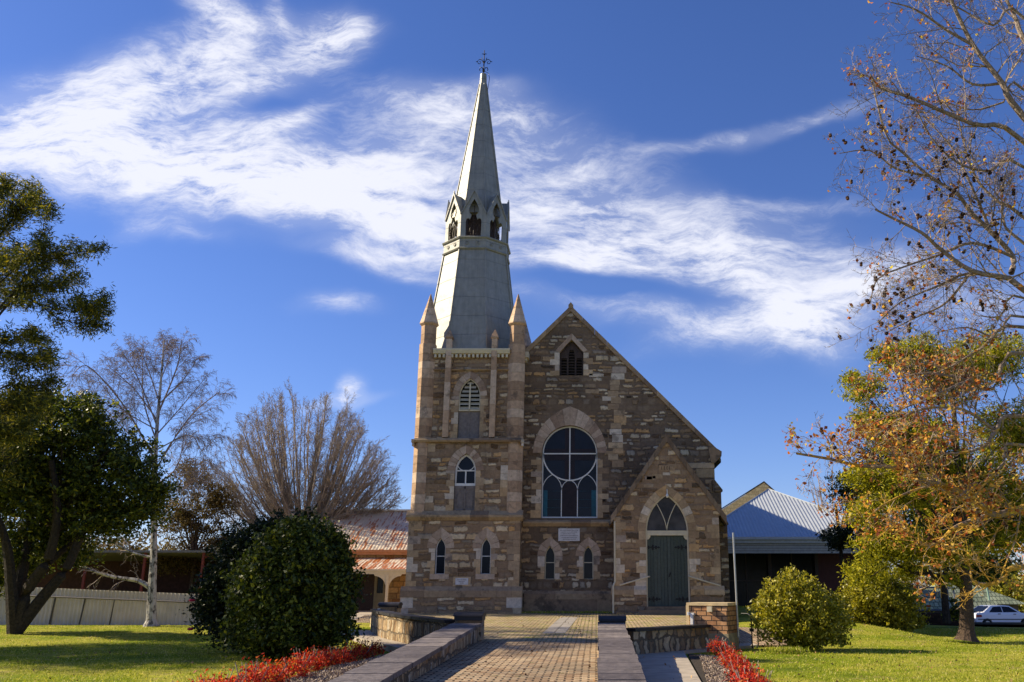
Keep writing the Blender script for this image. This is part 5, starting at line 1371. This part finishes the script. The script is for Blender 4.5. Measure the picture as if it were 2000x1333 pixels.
P, D, c = clumped(E_([((1760, 1060), 36, 1.5, .8), ((1850, 1040), 36, 1.6, 1.0), ((1870, 1195), 37, .5, .55), ((1920, 1100), 36.5, 1.4, .9), ((1800, 960), 36.5, 1.8, 1.4), ((1980, 1000), 37, 2.0, 1.6)]), 1300, 20, .3, .5); leaves('foliage', P, .15, .42, L_mag, P2)
tree('dark_conifer', 'dark conifer standing between the blue roof and the olive evergreen', at(1640, 1100, 39).x, 39, E_([((1650, 960), 39, .9, .9), ((1640, 1050), 38.6, .9, .5), ((1700, 930), 39.5, 1.2, 1.2), ((1720, 1040), 39.6, 1.5, 1.2), ((1780, 900), 40, 2.0, 1.8), ((1820, 1050), 40, 1.8, 1.4)]), L_cam, 1700, 24, .13, .3, .1, M_dbark, h=5.0)
# distant bare tree behind the hall
bt = thing('bare_tree', 'small bare tree behind the blue hipped roof', 'tree', (at(1620, 1100, 62).x, 62, 0)); mb = MB(); rnd = random.Random(8); tips = []
for k in range(9):
    b0 = at(1625, 1080, 62); e = at(rnd.uniform(1545, 1720), rnd.uniform(905, 960), 62 + rnd.uniform(-2, 2)); pts = smoothline([b0, b0.lerp(e, .5) + Vector((0, 0, -.3)), e], 4); n = len(pts); ra = [.09 * (1 - .8 * i / n) for i in range(n)]; mb.tube(pts, ra, 4)
    branch(mb, pts, ra, (e - b0).length * .6, 0, dict(seg=[5, 4, 3], wig=[.1, .15, .2], up=[.03, .02, 0], n=[8, 6], t0=[.3, .2], ang=[38, 40], len=[.45, .5], rr=[.5, .6], rmin=.014, taper=.3), tips, rnd)
mb.tube([at(1625, 1160, 62), at(1625, 1080, 62)], [.25, .15], 6); mb.build('branch', M_twigp, bt)
# far greenery on the right
for k, (a, b, Y, rx, rz, mt, lab) in enumerate(((1960, 1150, 80, 3.2, 2.4, L_lem, 'yellow green tree far beyond the parked car'), (2020, 1120, 86, 4.5, 3.6, L_dead, 'rust coloured autumn tree beyond the parked car'), (1915, 1150, 92, 3.8, 2.6, L_brn, 'brown hedge tree far behind the green tiled hut'), (1790, 1120, 84, 5.0, 3.4, L_brn, 'brown leafless looking thicket seen through the steel frame'), (1860, 1080, 96, 5.0, 5.2, L_ever, 'far olive tree behind the park shelter'))):
    p = at(a, b, Y); tree('distant_tree', lab, p.x, Y, [(p.x, Y, p.z, rx, rx, rz), (p.x - rx * .6, Y, p.z - rz * .3, rx * .7, rx * .7, rz * .7), (p.x + rx * .6, Y, p.z - rz * .2, rx * .7, rx * .7, rz * .75), (p.x, Y, p.z - rz * .6, rx, rx, rz * .6)], mt, 340, 14, .32, .6, .2, M_dbark, zb=-1.2, shell=.6)
# greenery glimpsed behind the left fence
for k, (a, b, Y, rx, rz, lab) in enumerate(((60, 1050, 54, 4.2, 2.6, 'dark tree behind the shed at the left edge'), (230, 1080, 56, 3.0, 1.6, 'low dark tree mass behind the shed roof'))):
    p = at(a, b, Y); tree('distant_tree', lab, p.x, Y, [(p.x, Y, p.z, rx, rx, rz), (p.x, Y, p.z - rz * .6, rx * 1.2, rx, rz * .6)], L_brn, 260, 12, .26, .55, .2, M_dbark, shell=.6)

# --- the big seed-ball tree whose limbs enter from the right
SG = thing('sweetgum_tree', 'nearly bare tree with lichened limbs, dark seed balls and rusty leaves at the right edge', 'tree', (9.2, 13.5, 0))
mb = MB(); rnd = random.Random(33); tips = []
trunk = smoothline([Vector((9.2, 13.5, -.2)), Vector((9.15, 13.5, 2)), Vector((9.0, 13.5, 5)), Vector((9.1, 13.6, 8)), Vector((8.9, 13.6, 11)), Vector((8.9, 13.6, 13))], 4)
mb.tube(trunk, [.42 - .017 * i for i in range(len(trunk))], 12); mb.build('trunk', M_lich, SG)
def tz(z): # point on the trunk at that height
    return min(trunk, key=lambda p: abs(p.z - z))
LG = [  # (start height on the trunk, pixel line, base radius, depth drift, kind)
    (6.2, [(2000, 230), (1957, 163), (1901, 89), (1855, -5), (1835, -60)], .085, -.4, 'up'),
    (5.6, [(2000, 278), (1898, 242), (1778, 191), (1722, 173), (1702, 150)], .065, -.9, 'up'),
    (7.0, [(2020, 110), (1982, 33), (1950, -30)], .08, .3, 'up'),
    (6.6, [(1901, 89), (1850, 60), (1790, 20), (1740, 5)], .04, -.5, 'up'),
    (6.0, [(1957, 163), (1900, 165), (1850, 130), (1790, 110)], .035, -.4, 'up'),
    (4.2, [(2000, 567), (1973, 545), (1897, 529), (1835, 486), (1800, 455), (1740, 425), (1710, 410)], .07, -.8, 'seed'),
    (4.4, [(1975, 534), (1978, 502), (1935, 453), (1897, 416), (1870, 380), (1816, 345), (1765, 300), (1730, 262), (1700, 145)], .06, -.5, 'seed'),
    (4.0, [(1935, 453), (1900, 370), (1860, 290), (1800, 225)], .035, .1, 'seed'),
    (4.1, [(1965, 545), (1890, 535), (1830, 560), (1760, 590), (1715, 630)], .035, -1.2, 'seed'),
    (4.6, [(1816, 345), (1750, 330), (1700, 295), (1640, 300)], .028, -.6, 'seed'),
    (3.9, [(2010, 585), (1954, 618), (1913, 617)], .035, .1, 'seed'),
    (3.7, [(2005, 640), (1918, 680), (1860, 715), (1800, 740)], .045, .2, 'leaf'),
    (3.3, [(2005, 690), (1940, 760), (1880, 740), (1800, 730), (1740, 745)], .055, .3, 'leaf'),
    (3.0, [(2000, 813), (1945, 843), (1918, 875), (1850, 886), (1790, 870)], .05, -.2, 'leaf'),
    (2.4, [(2030, 992), (2000, 994), (1938, 1005), (1899, 972), (1832, 945), (1799, 940), (1761, 915), (1680, 910), (1621, 897), (1556, 886)], .085, -1.0, 'leaf'),
    (2.3, [(1938, 1005), (1867, 1030), (1835, 1059), (1799, 1064), (1794, 1040)], .05, -.3, 'leaf'),
    (2.0, [(2010, 1105), (1965, 1128), (1932, 1142), (1900, 1134), (1896, 1108)], .06, .1, 'bare'),
    (2.6, [(2000, 870), (1960, 905), (1920, 950), (1880, 990)], .04, -.6, 'leaf'),
    (3.2, [(1945, 843), (1880, 800), (1800, 800), (1740, 830), (1690, 870)], .035, -.9, 'leaf'),
    (2.8, [(1832, 945), (1780, 960), (1720, 990), (1690, 1020)], .03, -.7, 'leaf'),
    (5.2, [(2005, 330), (1930, 335), (1870, 318), (1820, 270), (1790, 215)], .04, -.5, 'up'),
    (4.9, [(2005, 430), (1950, 395), (1905, 345), (1880, 270), (1868, 210)], .045, .2, 'up'),
    (6.4, [(2005, 180), (1960, 200), (1900, 215), (1850, 200)], .035, .3, 'up'),
    (7.2, [(2005, 40), (1940, 50), (1880, 20), (1830, -10)], .04, -.2, 'up'),
    (4.4, [(1978, 502), (1900, 475), (1830, 500), (1770, 520), (1715, 545), (1700, 590)], .035, -.6, 'seed'),
    (4.6, [(2005, 480), (1960, 430), (1960, 360), (1975, 300)], .04, .3, 'up'),
    (4.2, [(1897, 529), (1850, 590), (1790, 620), (1730, 650)], .03, -.4, 'seed'),
    (3.8, [(2005, 620), (1950, 660), (1890, 640), (1830, 650)], .035, .3, 'bare'),
    (3.4, [(1900, 740), (1830, 770), (1760, 800), (1700, 830)], .03, -.5, 'leaf')]
Pg = dict(seg=[6, 5, 3, 2], wig=[.16, .22, .28, .28], up=[.03, .03, .02, .02], n=[13, 9, 5], t0=[.12, .1, .1], ang=[52, 52, 50], len=[.34, .42, .42], rr=[.38, .5, .6], rmin=.0038, taper=.3)
seedP = []; deadP = []
br2 = MB()
for (h0, l, r0, dr, kind) in LG:
    Yb = 13.2; pp = [at(x, y, Yb + dr * i / len(l) + (rnd.uniform(-.12, .12))) for i, (x, y) in enumerate(l)]
    if l[0][0] >= 1995: pp = [tz(h0 + .3)] + pp
    pts = smoothline(pp, 4); n = len(pts); r0 *= .78; ra = [r0 * (1 - .78 * (i / n)) for i in range(n)]
    L = sum((pts[i + 1] - pts[i]).length for i in range(n - 1)); br2.tube(pts, ra, 7)
    vis = [i for i, p in enumerate(pts) if (p.x < 7.4)]; s0 = vis[0] if vis else 0; sub_, sr = pts[s0:], ra[s0:]
    if len(sub_) < 3: continue
    tp = []; LL = sum((sub_[i + 1] - sub_[i]).length for i in range(len(sub_) - 1))
    nb = max(6, int(LL * (6.6 if kind != 'bare' else 4.5)))
    branch(br2, sub_, sr, 3.0 if kind != 'bare' else 2.2, 0, dict(Pg, n=[nb, 9, 4]), tp, rnd)
    for p, d in tp:
        u_ = rnd.random()
        if kind == 'seed' and p.x < 6.6:
            if u_ < .035: seedP.append(p + Vector((0, 0, -.03)))
            elif u_ < .09: deadP += [p + Vector((rnd.gauss(0, .03), rnd.gauss(0, .03), rnd.gauss(0, .03))) for _ in range(2)]
        elif kind == 'up':
            if u_ < .035: deadP += [p + Vector((rnd.gauss(0, .035), rnd.gauss(0, .035), rnd.gauss(0, .03))) for _ in range(3)]
        elif kind == 'leaf':
            if u_ < .24: deadP += [p - d * rnd.uniform(0, .2) + Vector((rnd.gauss(0, .05), rnd.gauss(0, .05), rnd.gauss(0, .05))) for _ in range(rnd.randint(1, 4))]
            elif u_ < .246: seedP.append(p)
for z in (5, 6.5, 8, 9.5, 11, 12): # limbs away from the view
    for k in range(3): a = rnd.uniform(-1.3, 1.3); grow(br2, tz(z), Vector((math.cos(a), math.sin(a), .5)).normalized(), 3.4, .08, 0, dict(Pg, n=[7, 4, 3]), [], rnd)
br2.build('branch', M_lich, SG)
leaves('dead_leaves', np.array([tuple(p) for p in deadP]), .062, .7, L_dead, SG)
seedP.sort(key=lambda p: (p.x > 6.3, p.x)); rest = MB()
for k, p in enumerate(seedP):
    mb = MB() if k < 100 else rest
    for j in range(rnd.randint(1, 3)):
        c_ = p + Vector((rnd.gauss(0, .012), rnd.gauss(0, .012), -.03 * j)); r_ = rnd.uniform(.017, .027)
        mb.ngon(c_.x, c_.y, [(c_.z - r_, r_ * .3), (c_.z - r_ * .4, r_), (c_.z + r_ * .5, r_), (c_.z + r_, r_ * .3)], 6)
    if k < 100: mb.build('seed_ball', L_seed, SG)
if rest.v: tag(rest.build('seed_balls', L_seed, SG), kind='stuff')

# ------------------------------------------------------------------ beds: red dwarf bamboo, mulch, grass
def redclump(x, y, r, h, label, group):
    t = thing('nandina_shrub', label, 'shrub', (x, y, 0), group)
    N = int(1300 * (r / .33) ** 2); d = rng.normal(size=(N, 3)); d /= np.linalg.norm(d, axis=1)[:, None]; d[:, 2] = np.abs(d[:, 2]) * 1.0 - .15
    bump_ = 1 + .22 * np.sin(d[:, 0] * 7 + x * 9) * np.cos(d[:, 1] * 6 + y * 5)
    P = np.array([x, y, h * .25]) + d * np.array([r, r, h * .78]) * (rng.uniform(.3, 1, N) ** .45 * bump_ * (1 + .18 * rng.normal(size=N)))[:, None]; P = P[P[:, 2] > .02]
    leaves('foliage', P, .055, .36, L_red, t, upright=.4)
    mb = MB(); rr_ = random.Random(int(x * 91 + y * 7))
    for k in range(7): a = rr_.uniform(0, 6.28); mb.tube([(x, y, 0), (x + math.cos(a) * r * .6, y + math.sin(a) * r * .6, h * .5), (x + math.cos(a) * r * .9, y + math.sin(a) * r * .9, h * rr_.uniform(.8, 1.1))], .006, 3)
    mb.build('stem', M_twig, t)


LW = ['first', 'second', 'third', 'fourth', 'fifth', 'sixth', 'seventh', 'eighth', 'ninth', 'tenth', 'eleventh', 'twelfth', 'thirteenth', 'fourteenth', 'fifteenth', 'sixteenth']
Ls = [(730, 1272, .36), (700, 1282, .40), (665, 1290, .36), (632, 1296, .40), (600, 1305, .42), (572, 1318, .34), (520, 1332, .42), (488, 1345, .42), (450, 1352, .4), (415, 1366, .42), (375, 1385, .42)]
for k, (a, b, h) in enumerate(Ls):
    Y = EYE * FPX / (b - HOR); x = (a - PCX) / FPX * Y / math.cos(0) ; p = at(a, b, Y)
    redclump(p.x, p.y, .30 * random.uniform(.8, 1.15), (h + .06) * random.uniform(.8, 1.2), 'low scarlet leaved shrub, %s along the left bed counting from the church end' % LW[k], 'scarlet shrubs along the left bed')
Rs = [(1401, 1266, .30), (1412, 1275, .28), (1424, 1283, .30), (1433, 1292, .30), (1440, 1303, .30), (1450, 1313, .30), (1456, 1326, .32), (1466, 1340, .34), (1474, 1356, .36), (1488, 1375, .36)]
for k, (a, b, h) in enumerate(Rs):
    Y = EYE * FPX / (b - HOR); p = at(a, b, Y)
    redclump(p.x, p.y, .23 * random.uniform(.85, 1.15) + .006 * k, (h + .04) * random.uniform(.85, 1.2), 'low scarlet leaved shrub, %s along the right bed counting from the pillar end' % LW[k], 'scarlet shrubs along the right bed')


def inpoly(P, poly):
    x, y = P[:, 0], P[:, 1]; c = np.zeros(len(P), bool); n = len(poly)
    for i in range(n):
        x0, y0 = poly[i]; x1, y1 = poly[(i + 1) % n]
        m = ((y0 > y) != (y1 > y)) & (x < (x1 - x0) * (y - y0) / (y1 - y0 + 1e-12) + x0); c ^= m
    return c


def mound(x, y): return .16 * np.maximum(0, np.sin(x * 3.1 + .5) * .5 + .5) * (.6 + .4 * np.sin(y * 2.3))
for nm_, poly, lab, N, top in (('mulch', [(-5.0, 9), (-3.25, 9), (-3.3, 18.6), (-4.1, 20.2), (-4.6, 20.0), (-4.9, 18)], 'pale dry straw mulch between the scarlet shrubs and the path wall', 42000, 1.0),
                              ('mulch', [(1.35, 9), (2.25, 9), (2.62, 20.6), (2.3, 21.3), (1.75, 15)], 'grey brown wood chip mulch beside the right concrete path', 30000, .25)):
    P = np.stack([rng.uniform(poly[0][0] - .2, max(p[0] for p in poly) + .2, N), rng.uniform(9, 21.5, N), np.zeros(N)], 1); P = P[inpoly(P, poly)]
    P[:, 2] = .03 + top * mound(P[:, 0] + .15 * np.sin(P[:, 1] * 2), P[:, 1]) + rng.uniform(0, .03, len(P)) + .05 * top
    tag(leaves(nm_, P, .065, .22, L_chip), lab, 'mulch', kind='stuff')
mb = MB()
# grass blades over both lawns where they show
LP = [(-24, 12.5), (-5.2, 12.5), (-5.3, 17), (-6.0, 21), (-9, 26), (-13.5, 35), (-16, 37), (-25, 37)]
RP = [(2.7, 12.5), (16, 12.5), (20, 36), (14, 38), (9.5, 36), (5.3, 25.4), (4.2, 25.1), (2.3, 22.7), (2.95, 21)]
allP = []
for poly, N in ((LP, 150000), (RP, 150000)):
    x0, x1 = min(p[0] for p in poly), max(p[0] for p in poly); Yr = 12.5 + (37 - 12.5) * rng.uniform(0, 1, N) ** 1.5
    P = np.stack([rng.uniform(x0, x1, N), Yr, np.zeros(N)], 1); P = P[inpoly(P, poly)]; allP.append(P)
P = np.concatenate(allP)
wear = np.sin(P[:, 0] * 1.7 + 2 * np.sin(P[:, 1] * .9)) * np.sin(P[:, 1] * 1.3 + 1.5 * np.sin(P[:, 0] * .8)) + .5 * np.sin(P[:, 0] * 4.1 + P[:, 1] * 2.7)
P = P[rng.uniform(-.2, 1.6, len(P)) > wear]
P[:, 2] = np.array([gz(x, y) for x, y in P[:, :2]]) + .015
tag(leaves('grass', P, .055, .16, L_grass, upright=1.6), 'short clipped grass on the lawns', 'grass', kind='stuff')
Q = []
for (x0, x1, y0, y1, n_) in ((-2.6, 0, 12.5, 34, 90), (3, 14, 13, 34, 420), (-16, -6, 13, 34, 220), (.6, 2, 13, 24, 16)):
    Q.append(np.stack([rng.uniform(x0, x1, n_), y0 + (y1 - y0) * rng.uniform(0, 1, n_) ** 1.3, np.zeros(n_)], 1))
Q = np.concatenate(Q); Q[:, 2] = [(zpath(y) if -2.7 < x < .1 else max(gz(x, y), .05 if .5 < x < 2.2 else -9) + .03) + .012 for x, y in Q[:, :2]]
tag(leaves('fallen_leaves', Q, .05, .7, islands('fallen_leaf', [(0, (.12, .05, .03)), (.6, (.3, .17, .08)), (1, (.42, .28, .14))], .9, fine=0), upright=-.2), 'dry brown leaves strewn over the lawns and the brick path', 'leaves', kind='stuff')
# tufts along the church foot and round the bush
P = np.concatenate([np.stack([rng.uniform(-2.8, .6, 900), rng.uniform(34.6, 35.9, 900), np.full(900, zpath(35.3) + .03)], 1), np.stack([rng.normal(4.6, .25, 900), rng.normal(22.9, .12, 900), rng.uniform(0, .12, 900)], 1)])
tag(leaves('grass', P, .11, .12, L_grass, upright=2.0), 'longer grass tufts at the foot of the church and bush', 'grass', kind='stuff')
